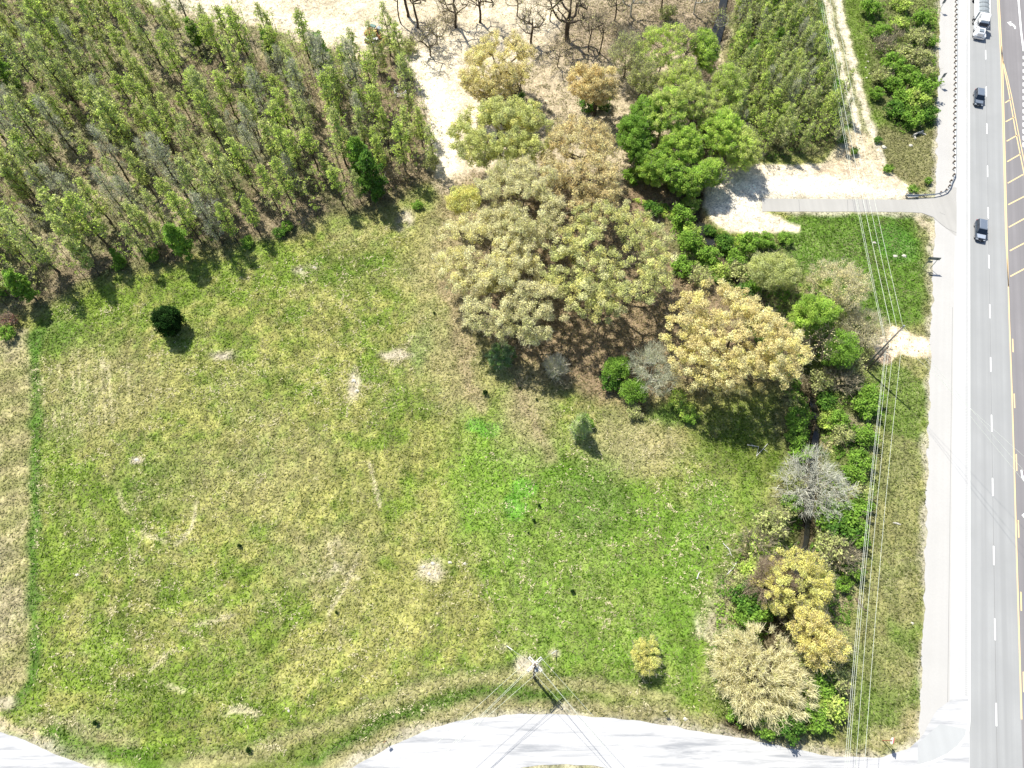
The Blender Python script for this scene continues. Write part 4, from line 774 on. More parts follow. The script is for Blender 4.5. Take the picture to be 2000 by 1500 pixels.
for a in [('green', 1235, 345, 1.5), ('dark', 1275, 410, 1.2), ('green', 1330, 425, 1.7), ('lime', 1352, 392, 1.3), ('green', 1345, 475, 1.6), ('green', 1385, 500, 1.5), ('green', 1330, 520, 1.5), ('dark', 1420, 470, 1.3), ('green', 1460, 478, 1.5), ('lime', 1410, 520, 1.4), ('green', 1440, 500, 1.4), ('olive', 1450, 530, 1.6), ('olive', 1370, 545, 1.5), ('green', 1490, 470, 1.2), ('green', 1475, 545, 1.4), ('dark', 1455, 570, 1.3), ('green', 1535, 465, 1.0), ('lime', 1350, 450, 1.2),
          ('olive', 1630, 640, 1.6), ('twig', 1600, 670, 1.5), ('olive', 1665, 720, 1.6), ('twig', 1640, 750, 1.8), ('olive', 1610, 745, 1.5), ('dark', 1620, 780, 1.2), ('olive', 1690, 690, 1.2), ('green', 1700, 775, 1.4), ('green', 1690, 800, 1.5), ('green', 1640, 820, 1.3), ('lime', 1622, 815, 1.3), ('olive', 1650, 850, 1.3), ('green', 1690, 850, 1.3), ('green', 1680, 900, 1.4), ('green', 1672, 925, 1.4), ('olive', 1684, 960, 1.1), ('green', 1690, 980, 1.1),
          ('green', 1625, 1010, 1.9), ('green', 1660, 1015, 1.8), ('dark', 1640, 1035, 1.7), ('green', 1670, 1045, 1.5), ('olive', 1620, 1070, 2.0), ('twig', 1640, 1095, 1.8), ('green', 1665, 1110, 1.2), ('olive', 1500, 1025, 1.9), ('lime', 1490, 1060, 1.5), ('twig', 1478, 1070, 1.7), ('olive', 1530, 1000, 1.4), ('green', 1545, 985, 1.2), ('lime', 1470, 1110, 1.4), ('dark', 1460, 1170, 1.5), ('green', 1475, 1190, 1.5), ('dark', 1500, 1190, 1.3), ('olive', 1450, 1140, 1.4), ('green', 1455, 1205, 1.0),
          ('green', 1560, 1340, 1.0), ('green', 1600, 1345, 1.4), ('lime', 1620, 1385, 1.5), ('green', 1590, 1380, 1.2), ('green', 1600, 1410, 1.2), ('dark', 1540, 1415, 1.4), ('green', 1500, 1420, 1.2), ('green', 1440, 1395, 1.0), ('olive', 1635, 1330, 1.3), ('dark', 1610, 1320, 1.3), ('twig', 1555, 1240, 1.4), ('olive', 1560, 1290, 1.3), ('green', 1650, 1140, .9),
          ('green', 1555, 850, 1.2), ('green', 1570, 880, 1.3), ('lime', 1325, 780, 1.2), ('lime', 1345, 800, 1.1), ('green', 1350, 815, .9), ('green', 1560, 815, 1.4), ('olive', 1555, 940, 1.3), ('dark', 1195, 745, 1.2), ('olive', 1240, 800, 1.0), ('dark', 1390, 440, .9), ('green', 1145, 822, 1.0), ('twig', 1100, 750, 1.0),
          ('green', 1700, 20, 1.6), ('lime', 1760, 10, 1.5), ('green', 1720, 60, 1.6), ('green', 1800, 40, 1.5), ('lime', 1755, 45, 1.5), ('olive', 1790, 75, 1.7), ('olive', 1770, 110, 1.8), ('green', 1740, 130, 1.7), ('twig', 1730, 90, 1.6), ('olive', 1800, 115, 1.6), ('green', 1820, 80, 1.2), ('green', 1770, 150, 1.7), ('green', 1800, 180, 1.9), ('lime', 1790, 200, 1.8), ('green', 1765, 190, 1.6), ('green', 1712, 182, 1.2), ('dark', 1750, 215, 1.5), ('green', 1780, 232, 1.6), ('dark', 1815, 225, 1.3), ('green', 1745, 165, 1.5), ('olive', 1720, 150, 1.4), ('twig', 1745, 60, 1.5), ('olive', 1810, 145, 1.5),
          ('green', 1570, 30, 1.5), ('green', 1585, 60, 1.5), ('green', 1560, 90, 1.4), ('dark', 1598, 95, 1.0), ('green', 1545, 50, 1.4), ('olive', 1600, 130, 1.2), ('dark', 1645, 268, .9), ('green', 1672, 290, .6), ('green', 1738, 325, .7), ('green', 1785, 368, .7), ('dark', 1718, 268, .6), ('green', 1815, 350, .6),
          ('green', 560, 440, .8), ('dark', 545, 450, .8), ('green', 230, 512, .9), ('green', 295, 500, 1.0), ('red', 18, 620, 1.2), ('green', 12, 650, 1.1), ('green', 815, 395, .8), ('green', 480, 470, .9), ('green', 10, 560, 1.4), ('olive', 740, 300, 1.6), ('olive', 840, 320, 1.2), ('twig', 780, 330, 1.6), ('olive', 800, 90, 1.5), ('twig', 1205, 60, 1.6), ('olive', 1300, 30, 1.7), ('dark', 1150, 205, 1.4), ('dark', 1010, 190, 1.3), ('dark', 1180, 200, 1.3), ('twig', 870, 35, 1.6)]: shrub(*a)
ORD = ["nearest", "second nearest", "third nearest", "fourth nearest", "fifth nearest", "sixth nearest", "seventh nearest", "eighth nearest", "ninth nearest", "tenth nearest", "eleventh nearest", "twelfth nearest"]
SN = dict(green="leafy green", lime="bright lime", olive="olive half-bare", twig="brown twiggy", dark="dark green", cedar="dark cedar", red="dark red")
grp = {}
for s in SPL:
    l = min(LM, key=lambda q: math.hypot(q[1] - s[1], q[2] - s[2])); grp.setdefault((s[0], l[0]), []).append((math.hypot(l[1] - s[1], l[2] - s[2]), s))
for (k, lname), lst in grp.items():
    lst.sort(key=lambda q: q[0])
    for i, (_, s) in enumerate(lst):
        lab = ("%s shrub, %s of its kind to %s" % (SN[k], ORD[min(i, 11)], lname)) if len(lst) > 1 else "%s shrub near %s" % (SN[k], lname)
        if k == 'red': lab = "dark red shrub at the photo's left edge below the wood"
        x, y = P(s[1], s[2], 1.1); e = random.choice(SH[k]); sc = s[3] * random.uniform(.95, 1.1); loc = (x, y, gz(x, y) - .05)
        if not e[1]: e[1] = True; o = e[0]; o.location = loc; o.scale = (sc,) * 3; o["label"] = lab; o["group"] = "shrubs of the creek side and verges"
        else: dup(e[0], loc, random.uniform(0, 6.28), (sc, sc, sc * random.uniform(.8, 1.15)), lab, "shrubs of the creek side and verges")
# cedar seedlings in the field
for px, py, s, lab in [(948, 768, .42, "tall dark seedling above the bright green patches"), (1053, 987, .26, "dark seedling right of the bright green patch"), (1043, 1017, .26, "dark seedling just below the bright green patch"), (1048, 780, .2, "tiny dark seedling on the dry tan strip"), (1016, 758, .2, "tiny dark seedling below the oak clump's shade"), (848, 611, .22, "tiny dark seedling above the green oblong patch"), (468, 1066, .3, "green seedling in the middle left of the meadow"), (188, 1412, .34, "green tuft in the lower left corner by the road"), (486, 1465, .35, "green tuft beside the bottom verge"), (1118, 1155, .3, "green tuft in the lower middle meadow"), (1382, 1068, .2, "small seedling near the creek brush"), (657, 1196, .22, "small seedling in the lower meadow"), (1032, 1040, .14, "smallest dark seedling of the three below the bright patch")]:
    e = SH['cedar'][0]; x, y = P(px, py)
    if not e[1]: e[1] = True; o = e[0]; o.name = "seedling"; o.location = (x, y, gz(x, y)); o.scale = (s * .8, s * .8, s * 1.3); o["label"] = lab; o["group"] = "seedlings in the meadow"; o["category"] = "seedling"
    else: o = dup(e[0], (x, y, gz(x, y)), random.uniform(0, 6), (s * .8, s * .8, s * 1.3), lab, "seedlings in the meadow"); o["category"] = "seedling"
for lst in list(PROTO.values()) + list(SH.values()):             # drop anything never planted
    for o, used in lst:
        if not used:
            for c_ in list(o.children): bpy.data.objects.remove(c_)
            bpy.data.objects.remove(o)

# ------------------------------------------------------------------ low brush mats (uncountable)
def brush(name, poly, n, seed, cols, label, zmax=.9, size=.12, thr=.0):
    rg = np.random.RandomState(seed); q = PP(poly); X = rg.uniform(min(p[0] for p in q), max(p[0] for p in q), n * 4); Y = rg.uniform(min(p[1] for p in q), max(p[1] for p in q), n * 4)
    ok = (poly_sd(X, Y, q) < 0) & (np.abs(X) < 90 + .46 * Y) & (N2.f(X, Y, 5, 3) > thr) & (line_d(X, Y, CREEKW) > 1.0) & (road_d(X, Y) > .8); X, Y = X[ok][:n], Y[ok][:n]
    hgt_ = height(X, Y); dn = N1.f(X, Y, 3.5, 3); Z = hgt_ + .15 + zmax * dn * dn * 2 * rg.rand(len(X)); ci = (N3.f(X, Y, 4, 3) * len(cols) * 1.6 % len(cols)).astype(int); cc = np.array([PAL[c] for c in cols])[ci]
    v, f, c = leaves_np(rg, np.stack([X, Y, Z], 1), 9, .34, size, cc); tag(link(name, mesh_np(name, v, f, M['leaf'], np.clip(c, 0, 1))), label, "undergrowth", kind="stuff")
brush("brush", STRIP, 5200, 31, ['green', 'khaki', 'fresh', 'olive', 'green'], "low brush and briars along the creek below the wires", thr=.42)
brush("verge_brush", RISLE, 2200, 32, ['green', 'olive', 'fresh'], "low green growth between the dirt track and the guardrail", thr=.4)
brush("wood_floor_growth", WOOD, 4200, 33, ['olive', 'green', 'khaki', 'brown'], "low growth on the floor of the wood", .6, .11, thr=.46)
brush("thicket_floor_growth", THICK, 2600, 34, ['green', 'olive', 'green'], "low growth on the floor of the thicket", .9, .12, thr=.4)
brush("creekside_weeds", [(1225, 385), (1310, 430), (1400, 560), (1500, 470), (1430, 458), (1360, 440), (1300, 400)], 1500, 35, ['green', 'fresh', 'green', 'lime'], "bright weeds between the path and the sandy pad", .9, .13, thr=.38)

# ------------------------------------------------------------------ fallen branches, logs, stones
def branch(px, lab, r=.09, mat='grey_wood', name="fallen_branch", grp_=None):
    q = [V((*P(a, b_), gz(*P(a, b_)) + .12 + .1 * (i % 2))) for i, (a, b_) in enumerate(px)]; b = MB(); n = len(q); b.tube(q, [r * (1 - .6 * i / n) for i in range(n)], 6)
    for i in range(1, n): b.tube([q[i - 1].lerp(q[i], .6), q[i - 1].lerp(q[i], .6) + V((random.uniform(-.9, .9), random.uniform(-.9, .9), .15))], [r * .5, r * .2], 5)
    tag(b.build(name, M[mat], None), lab, "branch", grp_)
branch([(1440, 1097), (1432, 1110), (1420, 1122)], "pale fallen branch at the brush's left edge, near the olive shrubs", .1)
branch([(1460, 868), (1482, 872), (1478, 890), (1500, 866)], "whitish dead branch in the golden oak's shade", .08)
branch([(1413, 1060), (1424, 1072), (1430, 1085)], "thin pale branch lying above the other fallen branch", .07)
branch([(1362, 1130), (1366, 1118)], "short grey branch on the green lower meadow", .1)
branch([(1672, 1168), (1680, 1180), (1690, 1192)], "broken grey-brown timber under the wires", .16, 'dark_wood')
def rock(px, py, r, lab, sq=(1, 1, .5), grp_="pale stones"):
    rg = random.Random(int(px * 7 + py)); r *= .8; b = MB(); n = 9; x, y = P(px, py); secs = []
    for zz, k in ((-.25, .9), (.12, 1.05), (.55, .85), (.85, .4)):
        secs.append([V((math.cos(t * 6.283 / n) * r * k * sq[0] * rg.uniform(.55, 1.3), math.sin(t * 6.283 / n) * r * k * sq[1] * .75 * rg.uniform(.55, 1.3), zz * r * sq[2])) for t in range(n)])
    b.loft(secs); o = b.build("rock", M['rock'], None, 0, False, (x, y, gz(x, y)), rg.uniform(-.3, .3)); tag(o, lab, "rock", grp_)
rock(1752, 1022, .85, "long flat pale slab lying on the highway verge", (1.1, .38, .3))
for a in [(690, 742, .7, "large pale stone in the upper middle meadow"), (697, 762, .5, "pale stone just below the large one in the meadow"), (265, 897, .55, "white stone in the left meadow"), (826, 1106, .5, "left stone of the pale cluster in the lower meadow"), (845, 1100, .5, "upper stone of the pale cluster in the lower meadow"), (838, 1120, .45, "lowest stone of the pale cluster in the lower meadow"), (878, 1098, .4, "stone right of the pale cluster, nearer one"), (908, 1100, .42, "stone right of the pale cluster, farther one"),
          (613, 521, .45, "pale stone below the wood, right one of a pair"), (588, 524, .4, "pale stone below the wood, left one of a pair"), (563, 1388, .3, "small white stone above the bottom verge"), (1727, 286, .8, "white block beside the dirt track's lower end"), (1714, 271, .6, "pale block above the white block by the track"), (1780, 283, .6, "pale stone in the dry grass right of the white block"), (1810, 354, .7, "pale slab near the curved guardrail end"), (1485, 1383, .4, "pale stone at the foot of the wide cream shrub"), (1749, 499, .5, "pale log-like stone on the green, left one"), (1767, 499, .6, "pale log-like stone on the green, right one"), (1709, 473, .5, "pale stone on the green left of the other stones"), (1782, 1217, .35, "small white stone on the lower highway verge"), (1480, 1423, .45, "white stone beside the bottom road under the cream shrub"), (148, 1122, .4, "white stone on the far left meadow"), (1338, 1404, .45, "pale stone at the bottom road's grass edge")]: rock(*a)
for i, (px, py) in enumerate([(1692, 105), (1696, 118), (1692, 130), (1700, 142), (1694, 150)]): rock(px, py, .35, "small pale stones in the rubble line right of the dirt track", grp_="rubble stones by the track")

# ------------------------------------------------------------------ poles and wires
def solve_h(b, t):
    best = None
    bx, by = P(*b)
    for h in np.arange(2, 25, .1):
        x, y = P(t[0], t[1], h); d = math.hypot(x - bx, y - by)
        if best is None or d < best[0]: best = (d, h, x, y)
    return best
def wire(pts, lab, sag, r=.03, grp_="overhead wires", name="power_line"):
    r *= .8
    a, c_ = V(pts[0]), V(pts[1]); n = 28; q = []
    for i in range(n + 1):
        t = i / n; p = a.lerp(c_, t); p.z -= 4 * sag * t * (1 - t); q.append(p)
    tag(MB().tube(q, r, 5).build(name, M['wire'], None, 0, True), lab, "wire", grp_)
def W(px, py, z): x, y = P(px, py, z); return (x, y, z)
# tall pole by the dug sand
d_, hA, tx, ty = solve_h((1689, 716), (1765, 637)); bx, by = P(1689, 716)
pole = thing("utility_pole", "tall grey utility pole leaning over the dug sand", "utility pole", (bx, by, gz(bx, by)))
dx, dy = tx - bx, ty - by
MB().tube([(dx * t, dy * t, -.3 + (hA + .3 - gz(bx, by)) * t) for t in (0, .5, 1)], [.19, .16, .13], 10).build("pole", M['wood_pole'], pole, 0, True)
MB().tube([(dx * t, dy * t, hA * t - gz(bx, by)) for t in (.985, 1.012)], .15, 10).build("pole_cap", M['steel'], pole)
for f_ in (.58, .7, .8, .93):
    MB().box((dx * f_ + .2, dy * f_, hA * f_), (.5, .1, .1)).tube([(dx * f_ + .45, dy * f_, hA * f_), (dx * f_ + .45, dy * f_, hA * f_ + .22)], [.07, .04], 8).build("insulator", M['steel'], pole)
def onA(f_): return (bx + dx * f_ + .4, by + dy * f_, hA * f_)
d2, hB, sx_, sy_ = solve_h((1695, 722), (1737, 675)); b2x, b2y = P(1695, 722)
st_ = thing("cut_pole", "shorter dark cut-off pole standing beside the tall leaning pole", "utility pole", (b2x, b2y, gz(b2x, b2y)))
MB().tube([(0, 0, -.3), ((sx_ - b2x) * .5, (sy_ - b2y) * .5, hB * .5), (sx_ - b2x, sy_ - b2y, hB)], [.17, .15, .14], 10).build("pole", M['dark_wood'], st_, 0, True)
MB().tube([((sx_ - b2x) * t, (sy_ - b2y) * t, hB * t) for t in (.6, .62)], .2, 10).build("pole_band", M['steel'], st_)
north = [(.50, 1600, 1), (.53, 1604, 2), (.70, 1608, 3), (.82, 1619, 4), (.94, 1628, 5)]
for f_, xt, i in north: a = onA(f_); wire([a, W(xt - 8, -60, hA * f_ * 1.02)], "%s wire running from the tall pole up along the dirt track" % ["leftmost", "second from left", "middle", "second from right", "rightmost"][i - 1], .9, .028 if i != 3 else .034, "wires of the north span")
south = [(.50, 1648, 1), (.53, 1652, 2), (.60, 1656, 3), (.72, 1670, 4), (.94, 1687, 5)]
for f_, xt, i in south: a = onA(f_); wire([a, W(xt - 3, 1560, hA * f_ * 1.0)], "%s wire running from the tall pole down the highway verge" % ["leftmost", "second from left", "middle", "second from right", "rightmost"][i - 1], .9, .026, "wires of the south span")
for k, (f_, e) in enumerate([(.97, (2100, 1030)), (.93, (2120, 1080)), (.75, (2110, 985))]): wire([onA(f_), W(e[0], e[1], hA * .97)], "%s wire crossing the highway from the tall pole" % ["upper", "lower", "shadowy third"][k], .6, .022, "wires crossing the highway")
# pole at the top edge
d_, hC, tx, ty = solve_h((1578, 42), (1604, -16)); cx_, cy_ = P(1578, 42)
pc = thing("utility_pole", "grey utility pole at the top edge beside the dirt track", "utility pole", (cx_, cy_, gz(cx_, cy_)))
MB().tube([(0, 0, -.3), ((tx - cx_), (ty - cy_), hC)], [.24, .17], 10).build("pole", M['grey_wood'], pc, 0, True)
MB().box(((tx - cx_) * .9, (ty - cy_) * .9, hC * .9), (1.8, .12, .14)).build("crossarm", M['grey_wood'], pc)
MB().tube([(0, 0, 0), (-1.6, -.4, 0), (tx - cx_, ty - cy_, hC * .8)][1:], .03, 6).build("guy_wire", M['wire'], pc)
# corner pole at the bottom road
bx, by = P(1043, 1324); hD = 8.6; d0 = (.10, 1.25)
pd = thing("utility_pole", "corner utility pole with two crossed pairs of arms at the bottom road", "utility pole", (bx, by, gz(bx, by)))
tp = V((P(1044.6, 1297, hD)[0] - bx, P(1044.6, 1297, hD)[1] - by, hD))
MB().tube([(0, 0, -.3), tp * .5, tp], [.21, .18, .15], 12).build("pole", M['dark_wood'], pd, 0, True)
def armq(p1, p2, z, k, ofs):
    a = V((P(*p1, z)[0] - bx, P(*p1, z)[1] - by, z)); c_ = V((P(*p2, z)[0] - bx, P(*p2, z)[1] - by, z)); d = (c_ - a).normalized(); n = V((-d.y, d.x, 0))
    for s in (-1, 1):
        m_ = (a + c_) / 2 + n * ofs * s; MB().box(m_, ((c_ - a).length, .11, .13), math.atan2(d.y, d.x)).build("crossarm", M['grey_wood'], pd)
    for t in (.04, .3, .7, .96):
        q = a.lerp(c_, t); MB().tube([q + V((0, 0, .06)), q + V((0, 0, .16)), q + V((0, 0, .3))], [.05, .09, .04], 8).build("insulator", M['white'], pd)
    return a, c_
a1, c1 = armq((1030, 1311), (1058, 1284), 8.2, 0, .14)
a2, c2 = armq((1033, 1283), (1058, 1311), 7.6, 1, .14)
MB().box((tp.x * .75 + .25, tp.y * .75 - .3, hD * .75), (.5, .5, .8)).build("transformer", M['steel'], pd)
top = V((bx, by, 0))
DLw = [((1033, 1288, 8.2), (905, 1404, 7.9), "upper"), ((1030, 1308, 8.2), (880, 1455, 7.9), "second"), ((1036, 1306, 8.2), (884, 1455, 7.9), "third"), ((1052, 1312, 7.6), (905, 1440, 7.4), "lowest")]
def ext(p, q, k): return (p[0] + (q[0] - p[0]) * k, p[1] + (q[1] - p[1]) * k, q[2])
for p, q, nm in DLw: e = ext(p, q, 2.2); wire([W(*p), W(*e)], "%s wire from the corner pole down to the left over the bottom road" % nm, .35, .022, "wires of the left span")
for p, q, nm in [((1059, 1287, 8.2), (1155, 1394, 7.9), "upper"), ((1050, 1300, 7.6), (1150, 1420, 7.4), "second"), ((1058, 1311, 7.6), (1152, 1424, 7.4), "third"), ((1040, 1312, 7.6), (1118, 1396, 7.3), "lowest")]:
    e = ext(p, q, 3); wire([W(*p), W(*e)], "%s wire from the corner pole down to the right over the bottom road" % nm, .35, .022, "wires of the right span")
for px, py, lab in ((988, 1260, "left guy stay with a white guard behind the corner pole"), (1088, 1269, "right guy stay with a white guard behind the corner pole")):
    x, y = P(px, py); g = thing("guy_stay", lab, "guy wire", (x, y, gz(x, y))); e = V((bx + tp.x * .9 - x, by + tp.y * .9 - y, hD * .9)); MB().tube([(0, 0, -.1), e], .018, 6).build("cable", M['wire'], g)
    MB().tube([e * .03, e * .24], .055, 8).build("guard", M['white'], g)

# ------------------------------------------------------------------ guardrail
gr = thing("guardrail", "galvanised guardrail along the highway curving into the driveway", "guardrail", (0, 0, 0))
path = [hpx(1861.5, 372)]; u0 = hpx(1865, 200)[0]
line = [fr_h(u0, v) for v in np.arange(hpx(1865, 345)[1], hpx(1865, 345)[1] + 130, 1.905)]
curve = PP([(1772, 380), (1790, 380.5), (1808, 380), (1825, 379), (1840, 376), (1851, 371), (1858, 362), (1861, 352)], .7)
full = curve + line
def rail(pts):
    secs = []; prof = [(0, .44), (.05, .47), (.0, .53), (.05, .59), (.0, .65), (.05, .71), (0, .75), (-.02, .75), (.03, .71), (-.02, .65), (.03, .59), (-.02, .53), (.03, .47), (-.02, .44)]
    for i, p in enumerate(pts):
        a = V((*pts[max(i - 1, 0)], 0)); b = V((*pts[min(i + 1, len(pts) - 1)], 0)); d = (b - a).normalized(); n = V((d.y, -d.x, 0)); secs.append([V((*p, 0)) + n * (u * 1.6) + V((0, 0, z)) for u, z in prof])
    return MB().loft(secs)
rail(full).build("rail", M['steel'], gr)
MB().box((curve[0][0] - .1, curve[0][1] - .05, .6), (.5, .12, .42)).build("end_terminal", M['steel'], gr)
MB().box((curve[0][0] + 1.2, curve[0][1] - .25, .45), (2.2, .4, .06)).build("ground_strut", M['steel'], gr)
for i, p in enumerate(full):
    if i in (1, 3): continue
    a = V((*full[max(i - 1, 0)], 0)); b = V((*full[min(i + 1, len(full) - 1)], 0)); d = (b - a).normalized(); n = V((d.y, -d.x, 0)); q = V((*p, 0)) - n * .28; an = math.atan2(d.y, d.x)
    if i < 8 + 60:
        o = MB().box((0, 0, .36), (.16, .2, .86)).build("post", M['dark_wood'], gr, 0, False, q, an); MB().box((0, 0, .6), (.16, .2, .34)).build("blockout", M['dark_wood'], o, 0, False, (n * 0.19).xyz if False else (0, -.2, 0))

# ------------------------------------------------------------------ signs
def post(b, x, y, h, r=.04): return b.box((x, y, h / 2 - .1), (r * 2, r * 2, h + .2))
# stop sign
x, y = P(1723.5, 1446.5); s = thing("stop_sign", "red octagonal stop sign on a red-brown post at the junction corner", "stop sign", (x, y, gz(x, y)), R_(68))
post(MB(), 0, 0, 2.9).build("post", simple("rust_post", (.35, .10, .06), .7), s)
oc = lambda r: [(math.cos(math.pi / 8 + k * math.pi / 4) * r, 2.75 + math.sin(math.pi / 8 + k * math.pi / 4) * r) for k in range(8)]
MB().prism(oc(.50), 'y', -.075, -.05).build("border", M['white'], s); fc = MB().prism(oc(.455), 'y', -.082, -.078).build("face", M['red'], s)
def text(body, size, parent, loc, rot, mat, name="lettering"):
    cu = bpy.data.curves.new(name, 'FONT'); cu.body = body; cu.size = size; cu.align_x = 'CENTER'; cu.align_y = 'CENTER'; cu.extrude = .003
    t = bpy.data.objects.new(name, cu); COL.objects.link(t); dg = bpy.context.evaluated_depsgraph_get(); me = bpy.data.meshes.new_from_object(t.evaluated_get(dg)); bpy.data.objects.remove(t)
    me.materials.clear(); me.materials.append(mat); o = link(name, me, parent, loc); o.rotation_euler = rot; return o
text("STOP", .34, s, (0, -.090, 2.75), (R_(90), 0, 0), M['white'])
MB().box((0, 0, 3.38), (.75, .03, .16)).build("street_name_plate", M['red'], s)
# small signs
def sign(px, py, rz, w_, h_, ph, lab, matf, mats='steel', two=False, grp_=None, tiltx=0):
    x, y = P(px, py); s = thing("road_sign", lab, "road sign", (x, y, gz(x, y)), rz, grp_)
    for o in ((-w_ * .3, w_ * .3) if two else (0,)): post(MB(), o, 0, ph).build("post", M[mats], s)
    MB().box((0, -.06, ph - h_ / 2 + .1), (w_, .03, h_)).build("panel", M[matf], s, .008); return s
sign(1832, 167, R_(200), .9, 1.2, 3.2, "grey-backed road sign on a thin post beside the green island", 'back')
sign(1834, 22, R_(200), .9, 1.1, 3.0, "grey-backed road sign at the top edge of the gravel shoulder", 'back')
sg = sign(1809, 524, R_(175), 2.3, .8, 3.3, "wide dark sign on two posts seen from behind, on the verge", 'back', 'back', True); MB().box((.3, -.06, 2.0), (.9, .03, .6)).build("panel", M['back'], sg)
sign(755, 1448, R_(40), .5, .5, 1.9, "small brown-backed marker sign on the bottom verge, left one", 'orange', 'dark_wood')
sign(1295, 1389, R_(10), .55, .55, 1.9, "small white sign on the bottom verge, right one", 'white')
x, y = P(1836, 172); dl = thing("delineator_post", "small bent marker post below the sign beside the green island", "marker", (x, y, 0)); MB().tube([(0, 0, 0), (.05, 0, .6), (.5, -.1, 1.0)], .04, 6).build("post", M['back'], dl); MB().box((.5, -.12, 1.0), (.12, .02, .25)).build("reflector", M['white'], dl)

# ------------------------------------------------------------------ vehicles
def sect(y, w0, w1, z0, z1, wt=None):
    """octagonal-ish section, widths at sill/belt, for a body running along y"""
    wt = wt or w1 * .86
    return [V((-w0 / 2, y, z0)), (V((-w1 / 2, y, z0 + (z1 - z0) * .35))), V((-w1 / 2, y, z0 + (z1 - z0) * .75)), V((-wt / 2, y, z1)), V((wt / 2, y, z1)), V((w1 / 2, y, z0 + (z1 - z0) * .75)), V((w1 / 2, y, z0 + (z1 - z0) * .35)), V((w0 / 2, y, z0))]
def wheel(par, x, y, r, wd, dual=False):
    wdd = wd * (2 if dual else 1); o = MB().tube([(-wdd / 2, 0, 0), (-wdd / 2 + .03, 0, 0), (wdd / 2 - .03, 0, 0), (wdd / 2, 0, 0)], [r * .9, r, r, r * .9], 20).build("wheel", M['black'], par, 0, False, (x, y, r))
    s = 1 if x > 0 else -1; MB().tube([(s * wdd / 2 - s * .02, 0, 0), (s * wdd / 2 + s * .012, 0, 0)], [r * .6, r * .5], 14).build("rim", M['chrome'], o)
def suv(px, py, Lg, Wd, Ht, body, roof, hood, lab):
    """front faces -y in its own space"""
    x, y = P(px, py); r = thing("suv", lab, "car", (x, y, .028), HANG, None); f = -Lg / 2; k = Lg / 2; zb = Ht * .58
    b = MB(); b.loft([sect(f, Wd * .72, Wd * .78, .38, .72), sect(f + .12, Wd * .88, Wd * .92, .28, zb * .84), sect(f + 1.25, Wd * .94, Wd, .26, zb * .97), sect(f + Lg * .42, Wd * .94, Wd, .26, zb), sect(k - .35, Wd * .94, Wd, .26, zb * 1.02), sect(k, Wd * .85, Wd * .9, .36, zb)]); b.build("body", M[body], r, .03, False)
    MB().prism([(-Wd * .36, f + .18), (Wd * .36, f + .18), (Wd * .42, f + 1.2), (-Wd * .42, f + 1.2)], 'z', zb * .9, zb * .985).build("hood", M[hood], r, .02)
    g0 = f + 1.25; g1 = k - .12
    MB().loft([[V((-Wd * .46, g0, zb - .03)), V((Wd * .46, g0, zb - .03)), V((Wd * .46, g1, zb - .03)), V((-Wd * .46, g1, zb - .03))], [V((-Wd * .38, g0 + .72, Ht - .07)), V((Wd * .38, g0 + .72, Ht - .07)), V((Wd * .39, g1 - .28, Ht - .07)), V((-Wd * .39, g1 - .28, Ht - .07))]]).build("windows", M['glass'], r)
    MB().loft([[V((-Wd * .385, g0 + .66, Ht - .09)), V((Wd * .385, g0 + .66, Ht - .09)), V((Wd * .395, g1 - .22, Ht - .09)), V((-Wd * .395, g1 - .22, Ht - .09))], [V((-Wd * .35, g0 + .78, Ht)), V((Wd * .35, g0 + .78, Ht)), V((Wd * .36, g1 - .34, Ht)), V((-Wd * .36, g1 - .34, Ht))]]).build("roof", M[roof], r, .015)
    for s in (-1, 1):
        MB().tube([(s * Wd * .33, g0 + .95, Ht + .05), (s * Wd * .33, g1 - .5, Ht + .05)], .025, 6).build("roof_rail", M['chrome'], r)
        for q in (.0, .5, 1.0):
            yb = g0 + .75 + (g1 - g0 - 1.1) * q; yt = yb + (0.0 if q == .5 else (-.02 if q else .05)); MB().tube([(s * Wd * .465, yb - (.7 if q == 0 else 0), zb), (s * Wd * .39, yt, Ht - .07)], .04, 5).build("window_pillar", M[body], r)
        MB().box((s * Wd * .54, g0 + .35, zb + .1), (.2, .12, .16)).build("mirror", M[body], r, .02)
        MB().box((s * Wd * .33, f + .06, zb * .68), (.38, .12, .16)).build("headlight", M['lampglass'], r, .02); MB().box((s * Wd * .41, k - .02, zb * .85), (.2, .08, .3)).build("tail_light", M['red'], r)
        for wy in (f + .88, k - .92): wheel(r, s * (Wd / 2 - .14), wy, .37, .25)
    MB().box((0, f + .03, zb * .62), (Wd * .42, .08, .28)).build("grille", M['black'], r); MB().box((0, f - .01, .45), (.5, .03, .13)).build("licence_plate", M['white'], r); MB().box((0, f + .02, .4), (Wd * .8, .1, .16)).build("bumper", M['black'], r, .02)
    return r
suv(1911, 455, 4.9, 1.95, 1.85, 'navy', 'slate', 'silver', "dark blue SUV nearest the driveway mouth, heading down the photo")
suv(1908, 196, 4.7, 1.9, 1.8, 'navy', 'slate', 'slate', "dark grey SUV on the highway between the truck and the driveway")
